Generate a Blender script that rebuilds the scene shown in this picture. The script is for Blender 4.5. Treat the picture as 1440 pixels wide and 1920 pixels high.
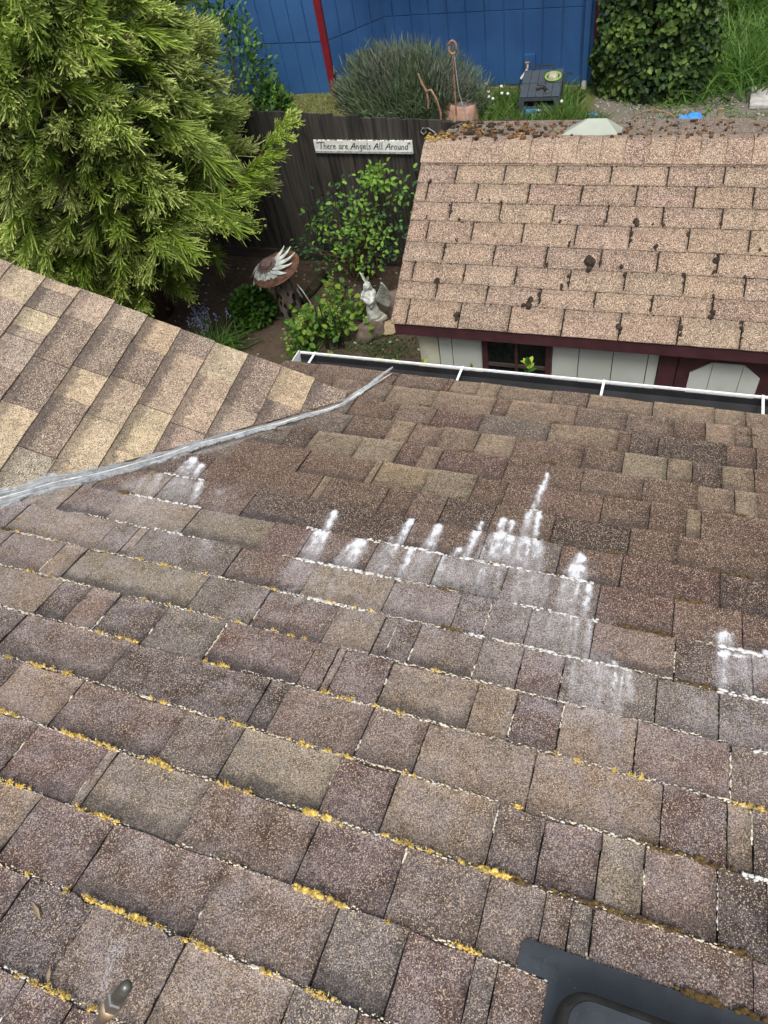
import bpy, bmesh, math, random
import numpy as np
from mathutils import Vector, Matrix, noise as mnoise
R = math.radians
random.seed(7); RNG = np.random.default_rng(11)
for o in list(bpy.data.objects): bpy.data.objects.remove(o)
scene = bpy.context.scene
COL = scene.collection

# ------------------------------------------------------------------ camera
F = 1331.0
CAM = np.array([0.0, -2.168, 4.750])
AX = np.array([[0.93695864, 0.31646918, -0.14817477],     # right
               [0.16637024, -0.77689135, -0.60725676],    # down
               [-0.30729375, 0.54432259, -0.78056612]])   # forward
cd = bpy.data.cameras.new('camera'); cam = bpy.data.objects.new('camera', cd); COL.objects.link(cam)
cam.matrix_world = Matrix(((AX[0][0], -AX[1][0], -AX[2][0], CAM[0]), (AX[0][1], -AX[1][1], -AX[2][1], CAM[1]),
                           (AX[0][2], -AX[1][2], -AX[2][2], CAM[2]), (0, 0, 0, 1)))
cd.sensor_fit = 'VERTICAL'; cd.sensor_height = 36; cd.sensor_width = 27; cd.lens = F / 1920 * 36
cd.clip_start = 0.02; cd.clip_end = 500
scene.camera = cam
scene.render.resolution_x = 768; scene.render.resolution_y = 1024

# ------------------------------------------------------------------ sky, sun, exposure
SUN_EL, SUN_AZ = 62.0, 160.0          # direction the light comes from: azimuth measured from +Y clockwise
w = bpy.data.worlds.new('World'); scene.world = w; w.use_nodes = True
wn = w.node_tree; wn.nodes.clear()
sky = wn.nodes.new('ShaderNodeTexSky'); sky.sky_type = 'NISHITA'; sky.sun_disc = False
sky.sun_elevation = R(SUN_EL); sky.sun_rotation = R(SUN_AZ); sky.dust_density = 5.0; sky.air_density = 1.0; sky.ozone_density = 0.6
hs = wn.nodes.new('ShaderNodeHueSaturation'); hs.inputs['Saturation'].default_value = 0.5
bgn = wn.nodes.new('ShaderNodeBackground'); bgn.inputs['Strength'].default_value = 0.15
wo = wn.nodes.new('ShaderNodeOutputWorld')
wn.links.new(sky.outputs[0], hs.inputs['Color']); wn.links.new(hs.outputs[0], bgn.inputs[0]); wn.links.new(bgn.outputs[0], wo.inputs[0])
sl = bpy.data.lights.new('sun', 'SUN'); sl.energy = 1.5; sl.angle = R(18); sl.color = (1.0, 0.965, 0.9)
so = bpy.data.objects.new('sun', sl); COL.objects.link(so)
_e, _a = R(SUN_EL), R(SUN_AZ)
so.rotation_euler = Vector((-math.sin(_a) * math.cos(_e), -math.cos(_a) * math.cos(_e), -math.sin(_e))).to_track_quat('-Z', 'Y').to_euler()
vs = scene.view_settings; vs.view_transform = 'Standard'; vs.look = 'None'; vs.gamma = 1; vs.use_curve_mapping = False
vs.exposure = 0.42

# ------------------------------------------------------------------ pixel helpers (photo pixel -> direction -> point on a known surface)
def ray(px, py): return np.array([(px - 720) / F, (py - 960) / F, 1.0]) @ AX
def onpl(px, py, p, n):
    d = ray(px, py); n = np.asarray(n, float); t = ((np.asarray(p, float) - CAM) @ n) / (d @ n); return CAM + t * d
def onY(px, py, Y): return onpl(px, py, (0, Y, 0), (0, 1, 0))
def sst(t): t = np.clip(t, 0, 1); return t * t * (3 - 2 * t)
def gz(x, y): return -0.32 * sst((np.asarray(y, float) - 6) / 3) * sst((np.asarray(x, float) + 5.6) / 2)
def ground(px, py):
    z = 0.0
    for i in range(14):
        q = onpl(px, py, (0, 0, z), (0, 0, 1)); z = float(gz(q[0], q[1]))
    q[2] = z
    return q

# ------------------------------------------------------------------ node helpers
class NT:
    def __init__(s, name):
        s.m = bpy.data.materials.new(name); s.m.use_nodes = True; s.t = s.m.node_tree; s.t.nodes.clear()
        s.out = s.n('ShaderNodeOutputMaterial'); s.p = s.n('ShaderNodeBsdfPrincipled'); s.l(s.p.outputs[0], s.out.inputs['Surface'])
    def n(s, t, **kw):
        nd = s.t.nodes.new(t)
        for k, v in kw.items(): setattr(nd, k, v)
        return nd
    def l(s, a, b): s.t.links.new(a, b)
    def setin(s, sock, v):
        if isinstance(v, bpy.types.NodeSocket): s.l(v, sock)
        else: sock.default_value = v
    def pos(s):
        if not hasattr(s, '_g'): s._g = s.n('ShaderNodeNewGeometry')
        return s._g.outputs['Position']
    def noise(s, scale, detail=3, rough=.55, vec=None, dist=0):
        nd = s.n('ShaderNodeTexNoise'); nd.inputs['Scale'].default_value = scale; nd.inputs['Detail'].default_value = detail
        nd.inputs['Roughness'].default_value = rough; nd.inputs['Distortion'].default_value = dist
        s.l(vec if vec is not None else s.pos(), nd.inputs['Vector']); return nd.outputs['Fac']
    def voro(s, scale, vec=None):
        nd = s.n('ShaderNodeTexVoronoi'); nd.inputs['Scale'].default_value = scale; s.l(vec if vec is not None else s.pos(), nd.inputs['Vector']); return nd
    def math(s, op, a, b=0.0, c=None, clamp=False):
        nd = s.n('ShaderNodeMath', operation=op, use_clamp=clamp); s.setin(nd.inputs[0], a); s.setin(nd.inputs[1], b)
        if c is not None: s.setin(nd.inputs[2], c)
        return nd.outputs[0]
    def ss(s, v, a, b, lo=0.0, hi=1.0):
        nd = s.n('ShaderNodeMapRange', interpolation_type='SMOOTHSTEP'); s.setin(nd.inputs['Value'], v)
        for k, x in zip(('From Min', 'From Max', 'To Min', 'To Max'), (a, b, lo, hi)): s.setin(nd.inputs[k], x)
        return nd.outputs['Result']
    def lin(s, v, a, b, lo=0.0, hi=1.0):
        nd = s.n('ShaderNodeMapRange'); s.setin(nd.inputs['Value'], v)
        for k, x in zip(('From Min', 'From Max', 'To Min', 'To Max'), (a, b, lo, hi)): s.setin(nd.inputs[k], x)
        return nd.outputs['Result']
    def mix(s, f, a, b, blend='MIX'):
        nd = s.n('ShaderNodeMix', data_type='RGBA', blend_type=blend); s.setin(nd.inputs[0], f)
        for i, v in ((6, a), (7, b)):
            if isinstance(v, (tuple, list)): v = tuple(v) + ((1,) if len(v) == 3 else ())
            s.setin(nd.inputs[i], v)
        return nd.outputs[2]
    def grey(s, v):
        nd = s.n('ShaderNodeCombineColor'); [s.l(v, nd.inputs[i]) for i in range(3)]; return nd.outputs[0]
    def attr(s, name): return s.n('ShaderNodeAttribute', attribute_name=name).outputs['Fac']
    def obj(s):
        if not hasattr(s, '_o'): s._o = s.n('ShaderNodeObjectInfo')
        return s._o
    def color(s, c):
        if isinstance(c, (tuple, list)): c = tuple(c) + ((1,) if len(c) == 3 else ())
        s.setin(s.p.inputs['Base Color'], c)
    def rough(s, r): s.setin(s.p.inputs['Roughness'], r)
    def bump(s, h, strength=.5, dist=.002):
        b = s.n('ShaderNodeBump'); b.inputs['Strength'].default_value = strength; b.inputs['Distance'].default_value = dist
        s.l(h, b.inputs['Height']); s.l(b.outputs[0], s.p.inputs['Normal'])

def simple(name, col, rough=.6, metal=0, var=.25, scale=8, bscale=60, bstr=.15, spec=.5):
    m = NT(name); f = m.noise(scale, 4)
    m.color(m.mix(m.ss(f, .3, .7), tuple(c * (1 - var) for c in col), tuple(min(1, c * (1 + var)) for c in col)))
    m.rough(rough); m.p.inputs['Metallic'].default_value = metal; m.p.inputs['Specular IOR Level'].default_value = spec
    if bstr: m.bump(m.noise(bscale, 4), bstr, .003)
    return m.m

def shingle_mat(name, gran, cream, stain=False, creamp=.84, contrast=1.0, bandlo=.50):
    m = NT(name); ob = m.obj()
    v1 = m.voro(gran); sep = m.n('ShaderNodeSeparateColor'); m.l(v1.outputs['Color'], sep.inputs[0])
    rnd = sep.outputs[0]; rnd2 = sep.outputs[1]
    mult = m.lin(rnd, 0, 1, 1 - .62 * contrast, 1 + .45 * contrast)
    big = m.ss(m.noise(9, 4), .3, .7, .82, 1.16)
    mid = m.ss(m.noise(55, 3, .7), .32, .68, .78, 1.2)
    mult = m.math('MULTIPLY', m.math('MULTIPLY', mult, big), mid)
    base = m.mix(1.0, ob.outputs['Color'], m.grey(mult), 'MULTIPLY')
    base = m.mix(m.math('MULTIPLY', m.ss(rnd2, creamp, creamp + .04), m.ss(m.noise(30, 2), .2, .6, .45, .95)), base, cream)
    base = m.mix(m.ss(rnd2, .13, .09), base, (.03, .026, .024))
    uv = m.n('ShaderNodeUVMap'); su = m.n('ShaderNodeSeparateXYZ'); m.l(uv.outputs[0], su.inputs[0])
    fy = m.math('ADD', su.outputs[1], m.math('MULTIPLY', m.math('SUBTRACT', m.noise(35, 3), .5), .34))
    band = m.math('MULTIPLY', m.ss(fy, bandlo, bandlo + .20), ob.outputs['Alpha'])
    if stain:
        film = m.attr('film')
        base = m.mix(m.math('MULTIPLY', m.math('MULTIPLY', film, m.ss(m.noise(14, 5, .7), .28, .72)), m.ss(rnd, .25, .85, .15, 1.0), clamp=True), base, (.36, .322, .325))
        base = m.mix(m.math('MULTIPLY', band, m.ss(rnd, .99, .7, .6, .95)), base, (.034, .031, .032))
        st = m.attr('stain')
        mpn = m.n('ShaderNodeMapping'); mpn.inputs['Scale'].default_value = (150, 26, 26); m.l(m.pos(), mpn.inputs['Vector'])
        strk = m.noise(1.0, 4, .7, mpn.outputs[0], .3)
        k = m.math('ADD', st, m.math('MULTIPLY', m.math('SUBTRACT', strk, .5), .62))
        k = m.math('ADD', k, m.math('MULTIPLY', m.math('SUBTRACT', m.noise(60, 4, .75), .5), .35))
        k = m.math('ADD', k, m.math('MULTIPLY', m.math('SUBTRACT', rnd, .5), .26))
        mask = m.math('MULTIPLY', m.math('MAXIMUM', m.ss(k, .48, .72), m.math('MULTIPLY', m.lin(k, .10, .80), .62)), m.ss(st, .03, .30))
        base = m.mix(m.math('MULTIPLY', mask, m.ss(st, .3, .8, .78, .95)), base, (.66, .675, .70))
    else:
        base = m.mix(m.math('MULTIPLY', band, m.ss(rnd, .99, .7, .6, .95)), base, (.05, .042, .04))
    m.color(base); m.rough(.92); m.p.inputs['Specular IOR Level'].default_value = .25
    h = m.math('ADD', m.math('MULTIPLY', rnd, .6), m.math('SUBTRACT', 1.0, v1.outputs['Distance']))
    m.bump(h, .55, .0012)
    return m.m

def foliage_mat(name, dark, light, tipc, trans=.25, rough=.55):
    m = NT(name); t = m.attr('tint'); tip = m.attr('tip')
    c = m.mix(t, dark, light); c = m.mix(tip, c, tipc)
    m.color(c); m.rough(rough); m.p.inputs['Specular IOR Level'].default_value = .3
    tr = m.n('ShaderNodeBsdfTranslucent'); m.l(c, tr.inputs['Color'])
    mx = m.n('ShaderNodeMixShader'); mx.inputs[0].default_value = trans
    m.l(m.p.outputs[0], mx.inputs[1]); m.l(tr.outputs[0], mx.inputs[2]); m.l(mx.outputs[0], m.out.inputs['Surface'])
    return m.m

def wood_mat(name, c1, c2, rough=.85, axis='Z', scale=1.0):
    m = NT(name)
    mp = m.n('ShaderNodeMapping'); sc = {'Z': (28, 28, 1.6), 'X': (1.6, 28, 28)}[axis]
    mp.inputs['Scale'].default_value = tuple(s * scale for s in sc); m.l(m.pos(), mp.inputs['Vector'])
    g = m.noise(1.0, 6, .65, mp.outputs[0], .6); b = m.noise(3.0, 4)
    ob = m.obj().outputs['Random']
    f = m.math('ADD', m.math('MULTIPLY', m.ss(g, .3, .7), .6), m.math('MULTIPLY', b, .3)); f = m.math('ADD', f, m.math('MULTIPLY', m.math('SUBTRACT', ob, .5), .35), clamp=True)
    m.color(m.mix(f, c1, c2)); m.rough(rough); m.p.inputs['Specular IOR Level'].default_value = .2; m.bump(g, .5, .004)
    return m.m

M = {}
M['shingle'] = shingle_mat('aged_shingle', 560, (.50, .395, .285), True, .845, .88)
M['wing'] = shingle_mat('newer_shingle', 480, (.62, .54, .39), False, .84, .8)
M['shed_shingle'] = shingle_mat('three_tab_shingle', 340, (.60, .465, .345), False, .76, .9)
M['felt'] = simple('roof_felt', (.018, .017, .017), .95)
M['white_metal'] = simple('white_gutter_paint', (.80, .82, .83), .35, 0, .04, 5, 40, .05)
M['gutter_in'] = simple('gutter_dark_inside', (.012, .013, .016), .6, 0, .4, 10, 80, .2)
M['fascia'] = simple('cream_paint', (.55, .52, .46), .6)
def bplastic(name, c1):
    m = NT(name); d = m.ss(m.noise(300, 2), .66, .74); c = m.mix(m.ss(m.noise(9, 5), .3, .7), tuple(x * .75 for x in c1), tuple(x * 1.3 for x in c1)); c = m.mix(m.math('MULTIPLY', d, .35), c, (.20, .20, .19))
    c = m.mix(m.math('MULTIPLY', m.ss(m.noise(40, 5, .8), .62, .72), .25), c, (.16, .16, .15)); m.color(c); m.rough(m.ss(m.noise(14, 4), .3, .7, .32, .55)); m.bump(m.noise(500, 2), .12, .001); return m.m
M['black_plastic'] = bplastic('grey_black_plastic', (.034, .040, .047)); M['dark_rim'] = simple('grimy_black_rim', (.013, .013, .012), .8, 0, .5, 40, 200, .3)
M['maroon'] = simple('maroon_paint', (.060, .022, .026), .5, 0, .2, 14, 120, .12)
M['siding'] = None
def seal():
    m = NT('silicone_sealant'); t = m.n('ShaderNodeUVMap'); s = m.n('ShaderNodeSeparateXYZ'); m.l(t.outputs[0], s.inputs[0])
    cv = m.n('ShaderNodeCombineXYZ'); m.l(m.math('MULTIPLY', s.outputs[0], 3.0), cv.inputs[0]); m.l(m.math('MULTIPLY', s.outputs[1], 9.0), cv.inputs[1])
    g = m.noise(2.0, 5, .7, cv.outputs[0], .8)
    f2 = m.ss(m.noise(11, 4), .35, .65)
    c = m.mix(m.ss(g, .35, .62), (.17, .185, .19), (.50, .54, .555)); c = m.mix(m.math('MULTIPLY', f2, .4), c, (.36, .38, .385))
    m.color(c); m.rough(.5); m.bump(g, .5, .004)
    e = m.math('ABSOLUTE', m.math('SUBTRACT', s.outputs[1], .5))
    a = m.ss(m.math('ADD', e, m.math('MULTIPLY', m.math('SUBTRACT', m.noise(45, 5, .7), .5), .55)), .50, .36)
    m.setin(m.p.inputs['Alpha'], m.math('MULTIPLY', a, m.ss(m.noise(26, 4, .7), .3, .65, .45, .92)))
    return m.m
M['seal'] = seal()
def siding(name, c1, c2):
    m = NT(name); mp = m.n('ShaderNodeMapping'); mp.inputs['Scale'].default_value = (14, 14, 60); m.l(m.pos(), mp.inputs['Vector'])
    g = m.noise(1.0, 5, .6, mp.outputs[0], 1.2); big = m.noise(2.5, 4)
    c = m.mix(m.ss(big, .3, .75), c1, c2); c = m.mix(m.math('MULTIPLY', m.ss(m.noise(9, 5, .7), .62, .8), .35), c, tuple(x * .6 for x in c1))
    m.color(c); m.rough(.75); m.bump(g, .45, .004); return m.m
M['siding'] = siding('pale_siding_paint', (.44, .47, .43), (.54, .57, .53))
M['corner'] = simple('corner_board_paint', (.44, .44, .34), .7, 0, .2)
def glass():
    m = NT('window_glass'); m.color((.006, .009, .007)); m.rough(.06); m.p.inputs['Specular IOR Level'].default_value = .6
    m.bump(m.noise(6, 2), .1, .004); return m.m
M['glass'] = glass()
M['blue'] = None
def bluepaint():
    m = NT('blue_house_paint'); b = m.noise(1.6, 5, .6); g = m.noise(30, 4)
    c = m.mix(m.ss(b, .3, .7), (.024, .084, .225), (.034, .112, .285)); c = m.mix(m.math('MULTIPLY', m.ss(m.noise(6, 5, .7), .55, .8), .5), c, (.045, .135, .30))
    mp = m.n('ShaderNodeMapping'); mp.inputs['Scale'].default_value = (9, 9, .8); m.l(m.pos(), mp.inputs['Vector']); c = m.mix(m.math('MULTIPLY', m.ss(m.noise(1.0, 4, .6, mp.outputs[0]), .5, .75), .35), c, (.018, .062, .165))
    m.color(c); m.rough(.52); m.bump(g, .25, .006); return m.m
M['blue'] = bluepaint()
M['red'] = simple('red_trim_paint', (.17, .009, .017), .5, 0, .12)
M['concrete'] = simple('concrete', (.30, .29, .27), .9, 0, .25, 6, 90, .4)
M['fence'] = wood_mat('grey_fence_wood', (.012, .011, .010), (.085, .078, .070))
M['rail'] = wood_mat('brown_board', (.025, .02, .017), (.085, .068, .055), axis='X')
M['signwood'] = simple('white_sign_paint', (.70, .73, .70), .7, 0, .12, 25, 90, .2)
M['signedge'] = simple('weathered_sign_edge', (.32, .34, .33), .8, 0, .35, 40)
M['ink'] = simple('black_lettering_paint', (.012, .011, .012), .6, 0, .1)
M['yellow_moss'] = simple('golden_moss', (.58, .42, .11), .95, 0, .45, 60, 300, .4)
M['crust'] = simple('pale_lichen_crust', (.60, .53, .38), .95, 0, .35, 90, 300, .4)
M['white_crust'] = simple('white_crust', (.60, .59, .56), .95, 0, .2, 90, 300, .4)
M['olive_moss'] = simple('brown_olive_moss', (.10, .062, .018), .95, 0, .5, 90, 300, .4)
M['dark_moss'] = simple('dark_moss', (.030, .020, .012), .95, 0, .6, 60, 300, .4)
M['rust_moss'] = simple('rusty_moss', (.13, .062, .022), .95, 0, .6, 40, 300, .4)
M['gold_moss'] = simple('yellow_roof_moss', (.30, .20, .03), .95, 0, .5, 60, 300, .4)
M['log_moss'] = simple('dark_mossy_wood', (.030, .026, .010), .95, 0, .6, 25, 60, .8)
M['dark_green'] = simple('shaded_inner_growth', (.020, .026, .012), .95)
M['vent_metal'] = simple('pale_vent_metal', (.34, .37, .31), .5, 0, .08, 5, 50, .05)
M['bark'] = wood_mat('bark', (.02, .013, .009), (.12, .065, .04))
M['twig'] = simple('twig', (.10, .07, .045), .9)
M['stem_green'] = simple('green_stem', (.10, .17, .04), .7)
M['rust'] = simple('rusted_iron', (.15, .075, .045), .85, 0, .5, 25, 90, .3)
def rbowl():
    m = NT('orange_rust_bowl'); c = m.mix(m.ss(m.noise(11, 5, .6), .38, .62), (.62, .27, .07), (.80, .66, .48)); c = m.mix(m.ss(m.noise(30, 4), .68, .8), c, (.22, .09, .04)); m.color(c); m.rough(.6); m.bump(m.noise(60, 3), .2, .003); return m.m
M['rust_orange'] = rbowl()
M['old_white'] = simple('flaking_white_paint', (.55, .60, .56), .7, 0, .25, 22, 120, .3)
M['brownmetal'] = simple('brown_metal', (.17, .12, .11), .75, 0, .3, 30)
M['stone_white'] = simple('weathered_white_stone', (.48, .50, .46), .85, 0, .35, 22, 120, .35)
M['stone_grey'] = simple('mossy_stone_base', (.33, .32, .25), .9, 0, .35, 25, 120, .4)
M['rock'] = simple('brown_rock', (.13, .10, .08), .9, 0, .4, 9, 60, .7)
M['rock_tan'] = simple('tan_rock', (.27, .21, .13), .9, 0, .35, 14, 60, .5)
M['terracotta'] = simple('faded_terracotta', (.34, .205, .15), .85, 0, .25, 12, 70, .2)
M['potbase'] = simple('pot_base_grey', (.22, .19, .17), .9, 0, .3, 20)
M['copper'] = simple('rusty_copper_pipe', (.27, .15, .10), .65, 0, .35, 20)
M['reel'] = simple('slate_plastic', (.050, .064, .080), .5, 0, .12, 10, 60, .08)
M['black'] = simple('black_rubber', (.012, .012, .013), .55, 0, .2)
M['label_blue'] = simple('blue_label', (.05, .36, .75), .4, 0, .1)
M['label_white'] = simple('white_label', (.75, .78, .80), .4, 0, .1)
M['steel'] = simple('brushed_metal', (.42, .41, .39), .3, .9, .2, 30)
M['darksteel'] = simple('dark_metal_fitting', (.07, .075, .07), .35, .7, .2, 30)
M['tipmetal'] = simple('grey_metal_tip', (.13, .13, .115), .4, .6, .3, 60)
M['brass'] = simple('worn_brass', (.45, .33, .22), .4, .6, .2, 30)
M['lime'] = simple('lime_plastic', (.22, .34, .08), .5, 0, .1)
M['pvc'] = simple('white_pvc', (.75, .77, .78), .4, 0, .05)
M['blue_scrap'] = simple('bright_blue_plastic', (.06, .30, .80), .5, 0, .15)
M['iron'] = simple('black_iron_wire', (.02, .02, .022), .5, .5, .2)
M['wire'] = simple('grey_wire', (.42, .43, .42), .45, .4, .2)
M['slab'] = simple('pale_concrete_slab', (.40, .39, .37), .9, 0, .2, 14, 80, .5)
M['bluebell'] = simple('violet_petal', (.17, .17, .32), .7, 0, .25)
M['seedhead'] = simple('dandelion_fluff', (.68, .68, .66), .9, 0, .05)
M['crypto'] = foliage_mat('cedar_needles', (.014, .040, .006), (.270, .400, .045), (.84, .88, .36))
M['deadspray'] = foliage_mat('dead_brown_needles', (.05, .035, .018), (.20, .14, .075), (.30, .22, .12))
M['rose'] = foliage_mat('rose_leaves', (.014, .050, .024), (.050, .135, .050), (.21, .38, .05))
M['lime_leaf'] = foliage_mat('bright_new_leaves', (.035, .115, .018), (.17, .31, .035), (.62, .60, .06))
M['round'] = foliage_mat('deep_green_leaves', (.015, .055, .008), (.060, .150, .018), (.09, .20, .03))
M['ivy'] = foliage_mat('ivy_leaves', (.010, .030, .010), (.050, .105, .022), (.20, .30, .05))
M['lavender'] = foliage_mat('grey_green_needles', (.075, .120, .065), (.165, .235, .125), (.36, .34, .31))
M['grass'] = foliage_mat('grass_blades', (.03, .085, .015), (.10, .23, .03), (.33, .36, .12))
M['drygrass'] = foliage_mat('dry_grass', (.16, .15, .06), (.30, .28, .12), (.45, .42, .22))

# ------------------------------------------------------------------ mesh helpers
def link(o, parent=None):
    COL.objects.link(o)
    if parent is not None: o.parent = parent
    return o
def tag(o, label=None, cat=None, group=None, kind=None):
    for k, v in (('label', label), ('category', cat), ('group', group), ('kind', kind)):
        if v: o[k] = v
    return o
def empty(name, loc, label=None, cat=None, group=None, rz=0):
    o = bpy.data.objects.new(name, None); o.location = tuple(loc); o.rotation_euler = (0, 0, rz); o.empty_display_size = .1
    COL.objects.link(o); return tag(o, label, cat, group)
def npmesh(name, V, quads=None, tris=None, mat=None, parent=None, attrs=None, smooth=False):
    V = np.asarray(V, np.float32).reshape(-1, 3); me = bpy.data.meshes.new(name)
    qn = 0 if quads is None else len(quads); tn = 0 if tris is None else len(tris)
    idx = []
    if qn: idx.append(np.asarray(quads, np.int32).ravel())
    if tn: idx.append(np.asarray(tris, np.int32).ravel())
    idx = np.concatenate(idx)
    me.vertices.add(len(V)); me.vertices.foreach_set('co', V.ravel())
    me.loops.add(len(idx)); me.loops.foreach_set('vertex_index', idx)
    me.polygons.add(qn + tn)
    st = np.concatenate([np.arange(qn) * 4, qn * 4 + np.arange(tn) * 3]).astype(np.int32)
    me.polygons.foreach_set('loop_start', st)
    me.polygons.foreach_set('loop_total', np.concatenate([np.full(qn, 4), np.full(tn, 3)]).astype(np.int32))
    if smooth: me.polygons.foreach_set('use_smooth', np.ones(qn + tn, bool))
    me.update(calc_edges=True); me.validate()
    for k, a in (attrs or {}).items():
        at = me.attributes.new(k, 'FLOAT', 'POINT'); at.data.foreach_set('value', np.asarray(a, np.float32))
    o = bpy.data.objects.new(name, me)
    if mat is not None: me.materials.append(M[mat] if isinstance(mat, str) else mat)
    return link(o, parent)

class MB:
    def __init__(s): s.v = []; s.f = []; s.mi = []; s.cur = 0
    def add(s, vs, fs):
        b = len(s.v); s.v += [tuple(map(float, x)) for x in vs]
        for f in fs: s.f.append([b + i for i in f]); s.mi.append(s.cur)
    def box(s, c, d, rot=None):
        x, y, z = (k / 2 for k in d); pts = [Vector((a, b, e)) for a in (-x, x) for b in (-y, y) for e in (-z, z)]
        if rot is not None: pts = [rot @ p for p in pts]
        c = Vector(c); s.add([p + c for p in pts], [(0, 1, 3, 2), (4, 6, 7, 5), (0, 4, 5, 1), (2, 3, 7, 6), (0, 2, 6, 4), (1, 5, 7, 3)]); return s
    def box2(s, a, b): return s.box([(i + j) / 2 for i, j in zip(a, b)], [abs(j - i) for i, j in zip(a, b)])
    def prism(s, poly, o, u, v, n, h0, h1):
        o, u, v, n = map(Vector, (o, u, v, n)); k = len(poly)
        a = [o + u * p[0] + v * p[1] + n * h0 for p in poly]; b = [o + u * p[0] + v * p[1] + n * h1 for p in poly]
        s.add(a + b, [list(range(k))[::-1], list(range(k, 2 * k))] + [(i, (i + 1) % k, k + (i + 1) % k, k + i) for i in range(k)]); return s
    def tube(s, path, rad, n=8, cap=True):
        P = [Vector(p) for p in path]; m = len(P); rad = rad if isinstance(rad, (list, tuple)) else [rad] * m
        vs, fs = [], []; ref = None
        for i, p in enumerate(P):
            t = (P[min(i + 1, m - 1)] - P[max(i - 1, 0)]).normalized()
            if ref is None or abs(ref.dot(t)) > .95: ref = Vector((0, 0, 1)) if abs(t.z) < .9 else Vector((1, 0, 0))
            a = t.cross(ref).normalized(); b = t.cross(a); ref = -b if False else ref
            for k in range(n):
                an = 2 * math.pi * k / n; vs.append(p + (a * math.cos(an) + b * math.sin(an)) * rad[i])
        for i in range(m - 1):
            for k in range(n): fs.append((i * n + k, i * n + (k + 1) % n, (i + 1) * n + (k + 1) % n, (i + 1) * n + k))
        if cap: fs += [list(range(n))[::-1], list(range((m - 1) * n, m * n))]
        s.add(vs, fs); return s
    def lathe(s, prof, c=(0, 0, 0), n=24, rot=None, sx=1, sy=1, wob=None):
        vs, fs = [], []; c = Vector(c)
        for i, (r, z) in enumerate(prof):
            for k in range(n):
                an = 2 * math.pi * k / n; rr = r * (wob(an, z) if wob else 1)
                p = Vector((rr * math.cos(an) * sx, rr * math.sin(an) * sy, z))
                vs.append(c + (rot @ p if rot is not None else p))
        for i in range(len(prof) - 1):
            for k in range(n): fs.append((i * n + k, i * n + (k + 1) % n, (i + 1) * n + (k + 1) % n, (i + 1) * n + k))
        if prof[0][0] > 1e-6: fs.append(list(range(n))[::-1])
        if prof[-1][0] > 1e-6: fs.append(list(range((len(prof) - 1) * n, len(prof) * n)))
        s.add(vs, fs); return s
    def blob(s, c, r, amp=.2, fr=2.0, seed=0, sub=2, rot=None, flat=None):
        bm = bmesh.new(); bmesh.ops.create_icosphere(bm, subdivisions=sub, radius=1); c = Vector(c); off = Vector((seed * 7.3, seed * 3.1, seed * 1.7)); vs = []
        for v in bm.verts:
            d = 1 + amp * mnoise.noise(v.co * fr + off) + amp * .5 * mnoise.noise(v.co * fr * 2.7 + off)
            p = Vector((v.co.x * r[0], v.co.y * r[1], v.co.z * r[2])) * d
            if flat is not None and p.z < flat: p.z = flat
            vs.append(c + (rot @ p if rot is not None else p))
        bm.verts.index_update(); s.add(vs, [[v.index for v in f.verts] for f in bm.faces]); bm.free(); return s
    def build(s, name, mat, parent=None, smooth=False, bevel=0, loc=None):
        me = bpy.data.meshes.new(name); me.from_pydata(s.v, [], s.f)
        mats = mat if isinstance(mat, (list, tuple)) else [mat]
        for k in mats: me.materials.append(M[k] if isinstance(k, str) else k)
        me.polygons.foreach_set('material_index', s.mi)
        bm = bmesh.new(); bm.from_mesh(me); bmesh.ops.remove_doubles(bm, verts=bm.verts, dist=1e-6); bmesh.ops.recalc_face_normals(bm, faces=bm.faces)
        if bevel: bmesh.ops.bevel(bm, geom=[e for e in bm.edges if len(e.link_faces) == 2 and e.calc_face_angle(0) > .6], offset=bevel, segments=2, affect='EDGES', profile=.6)
        bm.to_mesh(me); bm.free()
        if smooth: me.polygons.foreach_set('use_smooth', [True] * len(me.polygons))
        o = bpy.data.objects.new(name, me)
        if loc is not None: o.location = tuple(loc)
        return link(o, parent)

def nrm(a): a = np.asarray(a, float); return a / np.maximum(np.linalg.norm(a, axis=-1, keepdims=True), 1e-9)
def ribbons(P, D, L, W, bend, tint, tip, side=None):
    """n tapering blades: base, middle, tip. bend is a vector added at the tip."""
    n = len(P); D = nrm(D); L = np.asarray(L)[:, None]; W = np.asarray(W)[:, None]; bend = np.asarray(bend) * np.ones((n, 3))
    S = nrm(np.cross(D, side if side is not None else RNG.normal(size=(n, 3))))
    m = P + D * L * .55 + bend * .3; t = P + D * L + bend
    V = np.stack([P - S * W * .5, P + S * W * .5, m + S * W * .42, m - S * W * .42, t], 1).reshape(-1, 3)
    b = np.arange(n)[:, None] * 5
    q = b + np.array([[0, 1, 2, 3]]); tr = b + np.array([[3, 2, 4]])
    ti = np.repeat(np.asarray(tint) * np.ones(n), 5)
    tp = (np.asarray(tip) * np.ones(n))[:, None] * np.array([[0, 0, .45, .45, 1.0]])
    return V, q, tr, ti, tp.ravel()
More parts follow.
